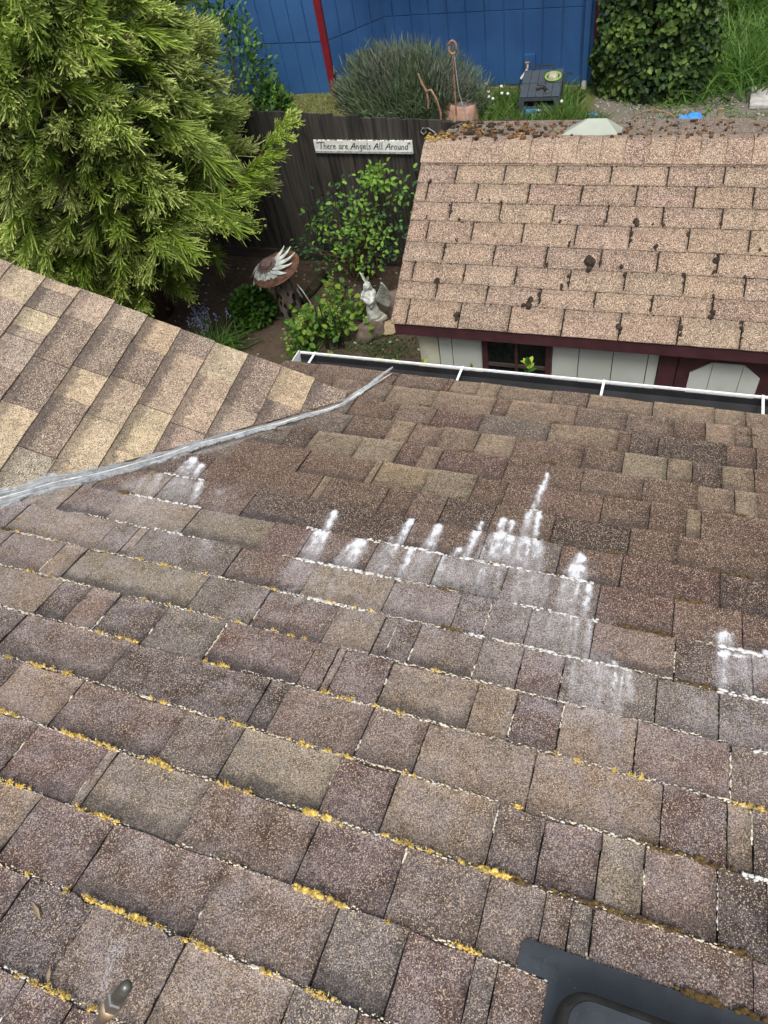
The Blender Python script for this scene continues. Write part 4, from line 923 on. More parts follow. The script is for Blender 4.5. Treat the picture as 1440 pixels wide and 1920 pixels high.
# ================================================================== FENCE and SIGN
FY = 4.653
fence = empty('board_fence', (-4, FY, 0), 'tall dark weathered vertical board fence behind the garden bed', 'fence')
x = -9.2; i = 0
while x < 3.2:
    wd_ = random.uniform(.134, .146); top = 1.735 - .055 * (x + 4.35) / .94 * .94 + random.uniform(-.012, .012)
    if x < -4.4: top = 1.74 + random.uniform(-.012, .012)
    if x > -2.2: top = 1.62 + random.uniform(-.012, .012)
    lean = random.uniform(-.004, .004); yv = random.uniform(-.006, .004)
    mb = MB(); z0 = .13; b0, b1 = x + .002, x + wd_ - .002; dog = random.uniform(-.006, .006)
    mb.add([(px_ - (-4), yy + yv, zz) for yy in (-.011, .008) for px_, zz in ((b0, z0), (b1, z0), (b1 + lean, top + dog), (b0 + lean, top - dog))],
           [(0, 1, 2, 3), (7, 6, 5, 4), (0, 4, 5, 1), (1, 5, 6, 2), (2, 6, 7, 3), (3, 7, 4, 0)])
    mb.build('board', 'fence', fence); x += wd_; i += 1
x = -9.2
while x < 3:
    MB().box2((x + 4, -.035, 0.0), (x + 2.39 + 4, -.013, .132)).build('kick_board', 'rail', fence)
    MB().box2((x + 4, .010, 1.38), (x + 2.39 + 4, .048, 1.46)).build('rail', 'rail', fence); MB().box2((x + 4, .010, .30), (x + 2.39 + 4, .048, .38)).build('rail', 'rail', fence)
    MB().box2((x + 4 + 1.15, .05, -.2), (x + 4 + 1.24, .14, 1.55)).build('post', 'rail', fence); x += 2.4
sgx0, sgx1, sgz0, sgz1 = -3.60, -2.52, 1.318, 1.447
sign = empty('wooden_sign', ((sgx0 + sgx1) / 2, FY - .03, sgz0), 'long white wooden sign with hand painted angel message on the fence', 'sign')
SWd, SHt = sgx1 - sgx0, sgz1 - sgz0
MB().box((0, 0, SHt / 2), (SWd, .02, SHt)).build('board', 'signwood', sign, bevel=.003)
MB().box((0, -.0125, .012), (SWd - .004, .006, .022)).build('lower_edge', 'signedge', sign)
mc = [np.array([random.uniform(-SWd / 2, SWd / 2), -.004, SHt]) for k in range(70)]; blobs('moss', mc, RNG.uniform(.003, .009, (70, 3)), np.eye(3), 'olive_moss', sign)
# hand lettering as brush strokes: glyphs in a unit box (x right, y up), x-height .6
GL = {'T': (.72, [[(.02, .95), (.75, 1.05)], [(.42, 1.0), (.30, .0)]]), 'h': (.5, [[(.14, 1.0), (.04, .0)], [(.07, .35), (.25, .58), (.38, .45), (.34, .0)]]),
      'e': (.48, [[(.06, .3), (.36, .36), (.34, .55), (.18, .6), (.06, .4), (.08, .12), (.22, .0), (.40, .12)]]), 'r': (.42, [[(.10, .58), (.04, .0)], [(.07, .35), (.2, .56), (.36, .54)]]),
      'a': (.52, [[(.36, .52), (.2, .6), (.06, .4), (.06, .15), (.18, .0), (.34, .2), (.38, .58)], [(.36, .3), (.38, .06), (.48, .04)]]), 'A': (.78, [[(.0, .0), (.25, .5), (.58, 1.05), (.60, .5), (.62, .0)], [(.12, .36), (.66, .42)]]),
      'n': (.5, [[(.10, .58), (.04, .0)], [(.07, .35), (.22, .58), (.36, .48), (.34, .0)]]), 'g': (.5, [[(.36, .55), (.2, .6), (.06, .42), (.08, .18), (.2, .08), (.34, .25)], [(.38, .58), (.34, -.1), (.2, -.32), (.04, -.22)]]),
      'l': (.28, [[(.16, 1.05), (.06, .1), (.14, .0), (.22, .06)]]), 's': (.42, [[(.34, .52), (.2, .6), (.08, .48), (.2, .32), (.32, .16), (.2, .0), (.03, .08)]]),
      'o': (.5, [[(.2, .6), (.06, .42), (.06, .16), (.2, .0), (.36, .15), (.38, .42), (.22, .6)]]), 'u': (.5, [[(.08, .58), (.04, .15), (.16, .0), (.32, .15), (.38, .58)], [(.37, .3), (.38, .02)]]),
      'd': (.52, [[(.34, .5), (.18, .58), (.05, .38), (.06, .14), (.18, .0), (.34, .2)], [(.44, 1.05), (.36, .3), (.40, .02)]]), '"': (.26, [[(.06, 1.05), (.03, .85)], [(.18, 1.05), (.15, .85)]]), ' ': (.34, [])}
text = '"There are Angels All Around"'; tw = sum(GL[c][0] for c in text); hgt = .066; sxx = (SWd - .05) / tw
cx = -SWd / 2 + .028; z0 = .042; slot = 0
for ch in text:
    wd_, strokes = GL[ch]; lm = MB()
    for st in strokes:
        bold = .0095 if ch in 'TA' else .0068
        P3 = [Vector((cx + (px_ + .10 * py_) * sxx, 0, z0 + py_ * hgt)) for px_, py_ in st]
        if len(P3) > 2:      # smooth a little
            Q3 = []
            for a in range(len(P3) - 1): Q3 += [P3[a], (P3[a] + P3[a + 1]) / 2]
            P3 = [Q3[0]] + [(Q3[a - 1] + Q3[a] * 2 + Q3[min(a + 1, len(Q3) - 1)]) / 4 for a in range(1, len(Q3))] + [P3[-1]]
        for a in range(len(P3) - 1):
            p, q = P3[a], P3[a + 1]; d = (q - p)
            if d.length < 1e-5: continue
            d.normalize(); e = Vector((-d.z, 0, d.x)) * bold * .5; p2, q2 = p - d * bold * .3, q + d * bold * .3
            y = -.0108 - .00003 * (slot % 40); slot += 1
            lm.add([v + Vector((0, y, 0)) for v in (p2 - e, q2 - e, q2 + e, p2 + e)] + [v + Vector((0, -.009, 0)) for v in (p2 - e, q2 - e, q2 + e, p2 + e)], [(0, 1, 2, 3), (4, 5, 6, 7), (0, 1, 5, 4), (1, 2, 6, 5), (2, 3, 7, 6), (3, 0, 4, 7)])
    cx += wd_ * sxx
    if strokes: lm.build('letter', 'ink', sign)

# ================================================================== BLUE HOUSE
YL, YR_ = 9.12, 9.98
xred, xin, xcor = -5.40, -4.75, -1.50
bh = empty('blue_house', (-3.5, 10.5, 0), 'blue painted house with vertical board siding and dark red corner trim', 'house')
def bchild(o): o.matrix_parent_inverse = Matrix.Translation(bh.location).inverted(); return o
def bwall(x0, y0, x1, y1, zb, zseam, zt, wdt, off_):
    d = Vector((x1 - x0, y1 - y0, 0)); L = d.length; d.normalize(); nrm_ = Vector((d.y, -d.x, 0)); t = -off_
    while t < L:
        a, b = max(t, 0) + .010, min(t + wdt, L) - .010
        if b - a > .02:
            for z0, z1, pr_ in ((zb, zseam - .004, .0), (zseam + .004, zt, .006)):
                jj = random.uniform(-.002, .002); mb = MB(); o_ = Vector((x0, y0, 0)) + nrm_ * (pr_ + jj)
                mb.prism([(a, z0), (b, z0), (b, z1), (a, z1)], o_, d, Vector((0, 0, 1)), nrm_, -.008, .010)
                bchild(mb.build('siding_board', 'blue', bh, bevel=.007))
        t += wdt
    mb = MB(); mb.prism([(0, zb - .0), (L, zb), (L, zt), (0, zt)], Vector((x0, y0, 0)), d, Vector((0, 0, 1)), nrm_, -.06, -.004); bchild(mb.build('wall', 'blue', bh))
    mb = MB(); mb.prism([(0, zb - .5), (L, zb - .5), (L, zb - .01), (0, zb - .01)], Vector((x0, y0, 0)), d, Vector((0, 0, 1)), nrm_, -.08, -.02); bchild(mb.build('foundation', 'concrete', bh))
ZT = 3.3
bwall(-9.5, YL, xred - .02, YL, .0, .755, ZT, .262, .1)
bwall(xred + .02, YL + .03, xin, YR_, .0, .755, ZT, .285, .05)
bwall(xin, YR_, xcor - .10, YR_, -.26, .765, ZT, .292, .12)
bchild(MB().box2((xred - .075, YL - .028, -.05), (xred + .03, YL + .03, ZT)).build('corner_trim', 'red', bh, bevel=.004))
bchild(MB().box2((xcor - .10, YR_ - .022, -.27), (xcor + .015, YR_ + .05, ZT)).build('corner_trim', 'blue', bh, bevel=.004))
bchild(MB().box2((xcor + .016, YR_ - .015, -.27), (xcor + .05, YR_ + .12, ZT)).build('side_trim', 'red', bh, bevel=.003))
bchild(MB().box2((xcor + .0, YR_ + .12, -.4), (xcor + .03, YR_ + 4, ZT)).build('side_wall', 'blue', bh))
bchild(MB().box2((-9.5, YR_ + .08, -.4), (xcor - .01, YR_ + 4, .2)).build('floor_slab', 'concrete', bh))
mb = MB(); mb.add([(-9.6, YL - .5, ZT), (xcor + .4, YL - .5, ZT), (xcor + .4, YR_ + 4, ZT + 1.2), (-9.6, YR_ + 4, ZT + 1.2), (-9.6, YL - .5, ZT - .1), (xcor + .4, YL - .5, ZT - .1), (xcor + .4, YR_ + 4, ZT + 1.1), (-9.6, YR_ + 4, ZT + 1.1)], [(0, 1, 2, 3), (4, 5, 6, 7), (0, 1, 5, 4), (1, 2, 6, 5), (2, 3, 7, 6), (3, 0, 4, 7)])
bchild(mb.build('roof', 'felt', bh))
dp = MB().box2((-1.62, YR_ - .10, -.20), (-1.53, YR_ - .03, ZT - .2)).build('downpipe', 'blue', bh, bevel=.012); bchild(dp)
MB().tube([(-1.575, YR_ - .065, -.36), (-1.575, YR_ - .065, -.21), (-1.575, YR_ - .065, -.19)], [.042, .042, .047], 14).build('pipe_end', 'pvc', dp)
# tap box
tb = onY(994, 117, YR_ - .02); tap = MB().box((tb[0], YR_ - .04, tb[2]), (.165, .055, .25)).build('tap_box', 'blue', bh, bevel=.006); bchild(tap)
tq = Vector((tb[0] - .02, YR_ - .07, tb[2] - .03))
MB().tube([tq + Vector((0, .02, .04)), tq + Vector((0, -.05, .03)), tq + Vector((0, -.07, -.02))], .024, 8).tube([tq + Vector((-.03, -.05, .065)), tq + Vector((.03, -.05, .065))], .016, 8).build('tap', 'brass', tap)
MB().tube([tq + Vector((0, -.07, -.02)), tq + Vector((-.05, -.09, -.09)), tq + Vector((-.09, -.10, -.14))], [.022, .018, .02], 8).build('hose_splitter', 'pvc', tap)

# ================================================================== CEDAR TREE
TX, TY = -5.52, 3.40
def crad(z): return .90 * float(np.interp(z, [.35, .6, 1.0, 1.6, 2.3, 3.1, 4.0, 5.0, 6.0, 6.6], [.50, .88, 1.22, 1.46, 1.66, 1.72, 1.55, 1.0, .45, .1]))
tree = empty('cedar_tree', (TX, TY, 0), 'large bushy japanese cedar with drooping feathery sprays tipped yellow green', 'tree')
mb = MB(); mb.tube([(0, 0, -.1), (.02, 0, .3), (0, .03, 1.2), (-.04, 0, 2.6), (0, 0, 4.4), (0, 0, 6.4)], [.24, .17, .15, .12, .08, .02], 12); mb.build('trunk', 'bark', tree, True)
limb = MB(); parts = []; TIPS = []
def fingers(P, D, L, W, droop, curl, tint, tip):
    """curved round-tipped shoots of four segments"""
    n = len(P); D = nrm(D); S = nrm(np.cross(D, RNG.normal(size=(n, 3)))); ts = np.array([0, .3, .6, .86, 1.0]); ws = np.array([.55, 1.0, .95, .75]); V = []
    for t, w_ in zip(ts[:4], ws):
        c = P + D * (L * t)[:, None] + np.array([0, 0, -1.0]) * (L * droop * t * t)[:, None] + np.array([0, 0, 1.0]) * (L * curl * t ** 4)[:, None]
        V += [c - S * (W * w_ * .5)[:, None], c + S * (W * w_ * .5)[:, None]]
    V.append(P + D * L[:, None] + np.array([0, 0, 1.0]) * (L * (curl - droop))[:, None])
    V = np.stack(V, 1).reshape(-1, 3); b = np.arange(n)[:, None] * 9
    q = np.concatenate([b + np.array([[k, k + 1, k + 3, k + 2]]) for k in (0, 2, 4)]); tr = b + np.array([[6, 7, 8]])
    tt = np.array([-.25, -.25, -.08, -.08, .08, .08, .2, .2, .3])
    return V, q, tr, (np.asarray(tint)[:, None] + tt[None]).ravel(), (np.asarray(tip)[:, None] * np.array([0, 0, 0, 0, .18, .18, .8, .8, 1.0])[None]).ravel()
def plume(c, d, size, fresh, tint, nf=70):
    """a foxtail: many shoots leaving a drooping branch end, combed forward"""
    d = nrm(d); t = RNG.random(nf) ** .8; ax = c + d * ((t - .55) * size)[:, None] + np.array([0, 0, -1.0]) * (size * .22 * t * t)[:, None]
    side = RNG.normal(size=(nf, 3)); side = nrm(side - (side @ d)[:, None] * d); side[:, 2] = side[:, 2] * .75 + .06; 
    D = nrm(d * .85 + side * RNG.uniform(.10, .62, (nf, 1)) + np.array([0, 0, .05]))
    L = size * RNG.uniform(.34, .72, nf) * (1.12 - .45 * t); W = RNG.uniform(.0070, .0105, nf)
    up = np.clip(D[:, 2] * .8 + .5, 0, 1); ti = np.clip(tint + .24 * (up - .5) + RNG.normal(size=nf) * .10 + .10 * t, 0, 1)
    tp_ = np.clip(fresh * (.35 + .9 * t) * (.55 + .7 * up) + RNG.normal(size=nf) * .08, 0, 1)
    parts.append(fingers(ax, D, L, W, .42, .22, ti, tp_))
    if fresh > .35:
        m_ = int(nf * .55); sel_ = RNG.choice(nf, m_, False); e = ax[sel_] + D[sel_] * L[sel_][:, None] + np.array([0, 0, 1.0]) * (L[sel_] * (.22 - .42))[:, None]
        for rep_ in range(2): parts.append(ribbons(e - D[sel_] * .02 + RNG.normal(size=(m_, 3)) * .012, nrm(D[sel_] + RNG.normal(size=(m_, 3)) * .5 + np.array([0, 0, .3])), RNG.uniform(.022, .042, m_), RNG.uniform(.010, .016, m_), np.zeros(3), np.clip(ti[sel_] + .2, 0, 1), np.clip(fresh * RNG.uniform(.6, 1.2, m_), 0, 1)))
camv = CAM[:2] - np.array([TX, TY]); camang = math.atan2(camv[1], camv[0])
for z in np.arange(.66, 6.3, .15):
    r0 = crad(z); nb = int(r0 * (11.5 if z < 4.2 else 6)); ph = random.uniform(0, 6)
    for k in range(nb):
        th = ph + 2 * math.pi * k / nb + random.uniform(-.22, .22); facing = math.cos(th - camang)
        if facing < -.45 and random.random() < .6: continue
        lump = 1 + .26 * mnoise.noise(Vector((math.cos(th) * 2.2, math.sin(th) * 2.2, z * 1.5)))
        rr_ = r0 * random.uniform(.70, 1.04) * lump; c = np.array([rr_ * math.cos(th), rr_ * math.sin(th), z + random.uniform(-.08, .08)])
        if c[1] > 1.0 and z < 1.95: c[1] = 1.0 - random.random() * .2
        d = np.array([math.cos(th), math.sin(th), random.uniform(-.15, .40)])
        if z < 4.2 and facing > -.3 and k % 2 == 0: limb.tube([(c[0] * .12, c[1] * .12, z - .02), tuple(c * .6 + np.array([0, 0, .4 * z - .06])), tuple(c * .92 + np.array([0, 0, .08 * z]))], [.018, .012, .004], 5, False)
        fresh = max(0, random.gauss(.55, .45)); tint = random.gauss(.50, .24)
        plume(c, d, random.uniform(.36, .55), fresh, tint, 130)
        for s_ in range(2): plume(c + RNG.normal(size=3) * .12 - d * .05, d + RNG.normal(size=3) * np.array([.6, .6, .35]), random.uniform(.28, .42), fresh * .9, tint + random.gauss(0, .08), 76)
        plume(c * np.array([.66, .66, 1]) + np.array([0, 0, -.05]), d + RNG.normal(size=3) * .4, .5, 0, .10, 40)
def front(px_, py_):
    for Y_ in np.arange(1.2, 3.5, .04):
        q = onY(px_, py_, Y_)
        if math.hypot(q[0] - TX, q[1] - TY) < .93 * crad(q[2]): return q
    return None
for px_ in range(-20, 500, 46):
    for py_ in range(-20, 470, 46):
        q = front(px_ + random.uniform(-16, 16), py_ + random.uniform(-16, 16))
        if q is None: continue
        p = q - np.array([TX, TY, 0]); d = nrm(np.array([p[0], p[1], 0])) + np.array([0, 0, random.uniform(-.1, .4)]) + RNG.normal(size=3) * np.array([.45, .45, .2])
        plume(p * np.array([.95, .95, 1]), d, random.uniform(.30, .46), max(0, random.gauss(.6, .4)), random.gauss(.55, .2), 84)
# the long bough reaching right in front of the fence
bp = [np.array(onY(px_, py_, Y_)) - np.array([TX, TY, 0]) for px_, py_, Y_ in ((330, 400, 3.2), (432, 348, 3.45), (488, 292, 3.6), (524, 232, 3.7))]
limb.tube([tuple(p) for p in bp], [.03, .018, .012, .006], 6, False)
for k in range(30):
    t = .25 + .75 * k / 29; f = t * 3; a = min(2, int(f)); p = bp[a] * (1 - f + a) + bp[a + 1] * (f - a); ax_ = nrm(bp[a + 1] - bp[a])
    dd = ax_ * .55 + np.array([.6, -.2, -.30 + .55 * t]) * random.uniform(.5, 1.0) + RNG.normal(size=3) * .16
    plume(p + nrm(dd) * .12, dd, random.uniform(.24, .34) * (1.15 - .4 * t), .10 + .6 * t ** 3, .80, 40)
for px_, py_ in ((70, 420), (120, 470), (200, 500), (260, 500), (330, 495), (380, 460), (425, 430), (300, 470), (160, 455), (410, 400), (20, 400)):
    p = np.array(onY(px_, py_ - 44, 2.85 - .3 * math.sin(px_ * .008))) - np.array([TX, TY, 0]); f0 = max(0, random.gauss(.4, .3))
    for s_ in range(3): plume(p + RNG.normal(size=3) * .10, nrm(np.array([p[0], p[1], 0])) + RNG.normal(size=3) * .35 + np.array([0, 0, -.1]), random.uniform(.34, .46), f0, random.gauss(.5, .12), 60)
limb.build('limbs', 'bark', tree, True)
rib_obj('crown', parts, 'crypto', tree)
parts = []
for px_, py_ in ((210, 60), (225, 75), (310, 105), (345, 180), (250, 240), (95, 320), (410, 260), (290, 390), (70, 250), (180, 130)):
    q = front(px_, py_)
    if q is not None: p = q - np.array([TX, TY, 0]); plume(p * np.array([.97, .97, 1]), nrm(np.array([p[0], p[1], -.3])) + RNG.normal(size=3) * .3, .26, 0, random.uniform(.3, .9), 20)
rib_obj('dead_sprays', parts, 'deadspray', tree)

# ================================================================== generic plants
def rnd_dir(n, up=0.0): d = RNG.normal(size=(n, 3)); d[:, 2] += up; return nrm(d)
def bush(name, loc, label, cat, mat, n, rad, size, tint=(.5, .25), tipp=(.1, .15), shell=.55, group=None, stems=14, asp=.6, stem_mat='twig', up=.3, lump=.25):
    o = empty(name, loc, label, cat, group); d = rnd_dir(n); d[:, 2] = np.abs(d[:, 2]) * 1.0 - .25 * (RNG.random(n) < .3); d = nrm(d)
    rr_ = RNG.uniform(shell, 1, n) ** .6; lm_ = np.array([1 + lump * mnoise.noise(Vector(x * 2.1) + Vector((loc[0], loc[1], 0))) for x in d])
    P = d * (rr_ * lm_)[:, None] * np.array(rad) + np.array([0, 0, rad[2] * .25])
    P[:, 2] = np.maximum(P[:, 2], .02)
    D = nrm(d * .7 + RNG.normal(size=(n, 3)) * .55 + np.array([0, 0, up])); L = RNG.uniform(size[0], size[1], n)
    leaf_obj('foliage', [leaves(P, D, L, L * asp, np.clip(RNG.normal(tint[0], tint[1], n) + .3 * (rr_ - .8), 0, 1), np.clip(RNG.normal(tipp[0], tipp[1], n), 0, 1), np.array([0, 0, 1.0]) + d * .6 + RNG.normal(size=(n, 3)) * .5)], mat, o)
    if stems:
        mb = MB()
        for k in range(stems):
            q = P[random.randrange(n)]; mb.tube([(q[0] * .08, q[1] * .08, -.02), (q[0] * .45, q[1] * .45, q[2] * .5), tuple(q)], [.012, .008, .003], 5, False)
        mb.build('stems', stem_mat, o)
    return o
def tuft(name, loc, label, cat, mat, n, L, W, spread, tint=(.5, .25), tip=.15, group=None, lean=(0, 0, 0), arch=.5, kind=None, base=.06):
    o = empty(name, loc, label, cat, group) if not kind else None
    P = RNG.normal(size=(n, 3)) * np.array([base, base, 0]); D = nrm(RNG.normal(size=(n, 3)) * np.array([spread, spread, 0]) + np.array([0, 0, 1.0]) + np.array(lean)); ln = RNG.uniform(L[0], L[1], n)
    bend = D * np.array([1, 1, 0]) * (ln * arch)[:, None] + np.array([0, 0, -1.0]) * (ln * arch * .55)[:, None]
    b = rib_obj('blades', [ribbons(P, D, ln, RNG.uniform(W[0], W[1], n), bend, np.clip(RNG.normal(tint[0], tint[1], n), 0, 1), np.clip(RNG.normal(tip, .15, n), 0, 1), np.array([0, 0, 1.0]) + RNG.normal(size=(n, 3)) * .3)], mat, o)
    return o

# rose bush against the fence
rl = ground(692, 505); rose = empty('rose_bush', (rl[0], rl[1] - .15, 0), 'leafy rose bush with glossy and bright new leaves against the dark fence', 'shrub')
lp, stm = [], MB()
RP = [(708, 322), (700, 340), (690, 345), (722, 340), (640, 365), (660, 372), (615, 378), (600, 400), (590, 425), (575, 455), (562, 470), (610, 430), (625, 455), (650, 400), (665, 420), (690, 395), (700, 410), (720, 380), (745, 355), (755, 345), (735, 400), (762, 370), (740, 440), (715, 450), (690, 450), (670, 465), (650, 470), (640, 440), (700, 480), (725, 470), (745, 420), (600, 470), (620, 485), (660, 490), (690, 500), (740, 460), (695, 334), (706, 330), (680, 430), (710, 430), (655, 445), (630, 405)]
for i, (px_, py_) in enumerate(RP):
    Y_ = FY - random.uniform(.12, .55) - .25 * (py_ - 300) / 200
    c = np.array(onY(px_, py_, Y_)) - np.array(rose.location); base = np.array([random.gauss(0, .08), random.gauss(0, .06), 0])
    bright = 1 if (i in (0, 1, 2, 3, 36, 37) or random.random() < .28) else 0
    stm.tube([tuple(base), tuple(base * .5 + c * np.array([.45, .45, .5]) + np.array([0, 0, .08])), tuple(c * .98)], [.011, .007, .003], 5, False)
    n = random.randint(20, 32); P = c + RNG.normal(size=(n, 3)) * (np.array([.075, .07, .065]) if i > 3 else np.array([.04, .04, .035])); D = nrm(P - c + RNG.normal(size=(n, 3)) * .05 + np.array([0, -.03, .0])); L = RNG.uniform(.036, .060, n) * (1.15 if bright else 1)
    lp.append(leaves(P, D, L, L * .62, np.clip(RNG.normal(.45, .25, n), 0, 1), np.clip(RNG.normal(.75 if bright else .05, .2, n), 0, 1), np.array([-.1, -.45, 1.0]) + RNG.normal(size=(n, 3)) * .35))
leaf_obj('foliage', lp, 'rose', rose); stm.build('stems', 'twig', rose)

# low planting in the bed
p = ground(478, 605); bush('round_shrub', (p[0], p[1] + .05, 0), 'round deep green leafy mound beside the metal pedestal', 'plant', 'round', 900, (.235, .235, .32), (.05, .085), (.45, .25), (.15, .2), .7, None, 8, .62, 'stem_green', .15, .1)
p = ground(405, 655); o = tuft('bluebell_clump', (p[0], p[1] - .05, 0), 'clump of strappy leaves with violet blue flower spikes beside the wing roof', 'plant', 'grass', 330, (.22, .45), (.010, .018), .85, (.35, .2), .12, None, (.1, -.1, 0), .55, None, .12)
sp_ = MB(); fc, fr_ = [], []
for k in range(20):
    a = random.uniform(0, 6.3); q = np.array([-.16 + random.gauss(0, .17), .16 + random.gauss(0, .12), random.uniform(.26, .40)]); sp_.tube([(q[0] * .5, q[1] * .5, 0), tuple(q)], [.004, .0025], 4, False)
    for j in range(9): fc.append(q + np.array([random.gauss(0, .014), random.gauss(0, .014), -j * .014 + .03])); fr_.append((.009, .009, .012))
sp_.build('stems', 'stem_green', o); blobs('flowers', fc, fr_, np.eye(3), 'bluebell', o)
p = ground(600, 660)
def spurge(px_, py_, nst, sprd, hgt_, name, label):
    q = ground(px_, py_); o = empty(name, (q[0], q[1], 0), label, 'plant'); lp, st = [], MB(); fl_, fr2 = [], []
    for k in range(nst):
        t = np.array([random.gauss(0, sprd), random.gauss(0, sprd), random.uniform(.55, 1) * hgt_]); st.tube([(t[0] * .4, t[1] * .4, 0), tuple(t)], [.006, .003], 4, False)
        n = random.randint(8, 13); P = t + RNG.normal(size=(n, 3)) * np.array([.05, .05, .045]); D = nrm(RNG.normal(size=(n, 3)) + np.array([0, 0, .2])); L = RNG.uniform(.045, .085, n)
        lp.append(leaves(P, D, L, L * .85, np.clip(RNG.normal(.3, .25, n), 0, 1), np.clip(RNG.normal(.05, .1, n), 0, 1), np.array([0, -.3, 1.0]) + RNG.normal(size=(n, 3)) * .35))
        if random.random() < .35:
            for j in range(8): fl_.append(t + np.array([random.gauss(0, .02), random.gauss(0, .02), .03 + j * .016])); fr2.append((.010, .010, .008))
    leaf_obj('foliage', lp, 'lime_leaf', o); st.build('stems', 'stem_green', o)
    if fl_: blobs('flowers', fl_, fr2, np.eye(3), 'seedhead' if False else 'lime', o)
    return o
spurge(575, 655, 16, .13, .34, 'leafy_perennial', 'bright green leafy perennial just beyond the gutter end')
spurge(625, 640, 14, .12, .36, 'leafy_perennial', 'bright green perennial with small yellow green flowers beside the black iron hoops')
spurge(672, 600, 9, .10, .22, 'leafy_perennial', 'round leaved green plant at the foot of the angel statue').scale = (1, 1, .9)
spurge(640, 558, 4, .07, .18, 'leafy_perennial', 'tiny green seedling cluster on bare soil above the angel statue')
spurge(285, 600, 6, .10, .2, 'leafy_perennial', 'small green plant in shade below the cedar beside the wing roof')
p = ground(625, 610); tuft('grass_clump', (p[0], p[1], 0), 'spiky narrow leaved clump between the pedestal and the angel', 'plant', 'grass', 150, (.18, .34), (.006, .011), .8, (.45, .2), .2, None, (0, 0, 0), .4, None, .04)
p = ground(580, 668); tuft('grass_clump', (p[0], p[1], 0), 'broad arching blades among the bright perennials by the gutter', 'plant', 'grass', 60, (.2, .36), (.012, .02), .6, (.6, .2), .1, None, (0, 0, 0), .3, None, .06)
# ground cover near the statue
P = []
for k in range(900):
    q = ground(random.gauss(700, 45), random.gauss(645, 22)); P.append((q[0], q[1], .012))
for k in range(300): q = ground(random.gauss(640, 40), random.gauss(560, 25)); P.append((q[0], q[1], .012))
P = np.array(P); n = len(P); L = RNG.uniform(.012, .030, n)
tag(leaf_obj('creeping_groundcover', [leaves(P, rnd_dir(n, .4), L, L * .8, np.clip(RNG.normal(.35, .25, n), 0, 1), .05 * np.ones(n))], 'round'), 'low creeping green groundcover on the soil around the rocks', 'groundcover', None, 'stuff')
cs = []; 
for k in range(240): q = ground(random.uniform(150, 790), random.uniform(470, 680)); cs.append((q[0], q[1], .008))
rd = RNG.uniform(.005, .018, (240, 3)) * np.array([1.2, 1, .7])
tag(blobs('pebbles', cs, rd, np.eye(3), 'stone_grey'), 'pale pebbles scattered over the garden soil', 'pebbles', None, 'stuff')

# black iron hoops and hook in the bed
p = ground(620, 655); q0 = np.array([p[0], p[1], 0]); io = empty('iron_hoops', q0, 'thin black iron wire hoops standing among the bright perennials', 'garden hoop')
for k, (dx, h, wd_) in enumerate(((-.06, .50, .05), (.03, .44, .07), (.10, .36, .05))):
    MB().tube([(dx + .02, .02 * k, -.02), (dx, .02 * k, h * .7), (dx - wd_ * .3, .02 * k + .03, h), (dx + wd_ * .6, .02 * k + .05, h + .03), (dx + wd_, .02 * k + .03, h * .75), (dx + wd_ * .8, .02 * k, -.02)], .007, 6).build('hoop', 'iron', io)
p = ground(603, 600); hk = empty('wire_hook', (p[0], p[1] - .1, 0), 'pale curled wire plant hook left of the spiky clump', 'garden hook')
MB().tube([(0, 0, -.02), (-.02, 0, .3), (-.08, .0, .46), (-.13, .02, .50), (-.15, .02, .44), (-.10, 0, .36)], .008, 7).build('hook', 'wire', hk, True)

# ================================================================== METAL BIRD BATH with flower
bb = ground(556, 606); BB = empty('metal_bird_bath', (bb[0], bb[1], 0), 'rusty bird bath on a tapered pedestal with cut-out leaf shapes', 'bird bath')
m = NT('cutout_metal'); vo = m.n('ShaderNodeTexVoronoi', feature='F1'); mp = m.n('ShaderNodeMapping'); mp.inputs['Scale'].default_value = (20, 20, 9.5); m.l(m.pos(), mp.inputs['Vector'])
nz = m.n('ShaderNodeTexNoise'); nz.inputs['Scale'].default_value = 9; m.l(m.pos(), nz.inputs['Vector']); vo.inputs['Scale'].default_value = 1.0
dv = m.n('ShaderNodeVectorMath', operation='MULTIPLY_ADD'); m.l(nz.outputs['Color'], dv.inputs[0]); dv.inputs[1].default_value = (.9, .9, .9); m.l(mp.outputs[0], dv.inputs[2]); m.l(dv.outputs[0], vo.inputs['Vector'])
m.color(m.mix(m.ss(m.noise(20, 4), .3, .7), (.055, .045, .036), (.11, .09, .07))); m.rough(.8); m.setin(m.p.inputs['Alpha'], m.ss(vo.outputs['Distance'], .40, .43)); M['cutout'] = m.m
LEAN = np.array([-.05, .02, 0]); PH = .60
mb = MB()
def sq(hw, z, rot=.5, n=5):
    pts = rrect(-hw, hw, -hw, hw, hw * .45, n); return [(x * math.cos(rot) - y * math.sin(rot) + LEAN[0] * z / PH, x * math.sin(rot) + y * math.cos(rot) + LEAN[1] * z / PH, z) for x, y in pts]
rings = [sq(.128 - .042 * t, PH * t) for t in np.linspace(0, 1, 9)]; k = len(rings[0])
mb.add([p for r in rings for p in r], [(i * k + j, i * k + (j + 1) % k, (i + 1) * k + (j + 1) % k, (i + 1) * k + j) for i in range(8) for j in range(k)])
mb.build('pedestal', 'cutout', BB, True)
tilt = Matrix.Rotation(R(10), 3, 'X') @ Matrix.Rotation(R(-10), 3, 'Y'); bc = Vector((LEAN[0] - .012, LEAN[1] + .01, PH + .05))
MB().lathe([(.02, -.050), (.12, -.046), (.20, -.022), (.258, .012), (.262, .018), (.254, .020), (.20, -.012), (.12, -.034), (.0, -.038)], bc, 40, tilt).build('bowl', 'rust_orange', BB, True)
MB().lathe([(.262, .016), (.268, .020), (.262, .026), (.255, .020)], bc, 40, tilt).build('rim', 'rust', BB, True)
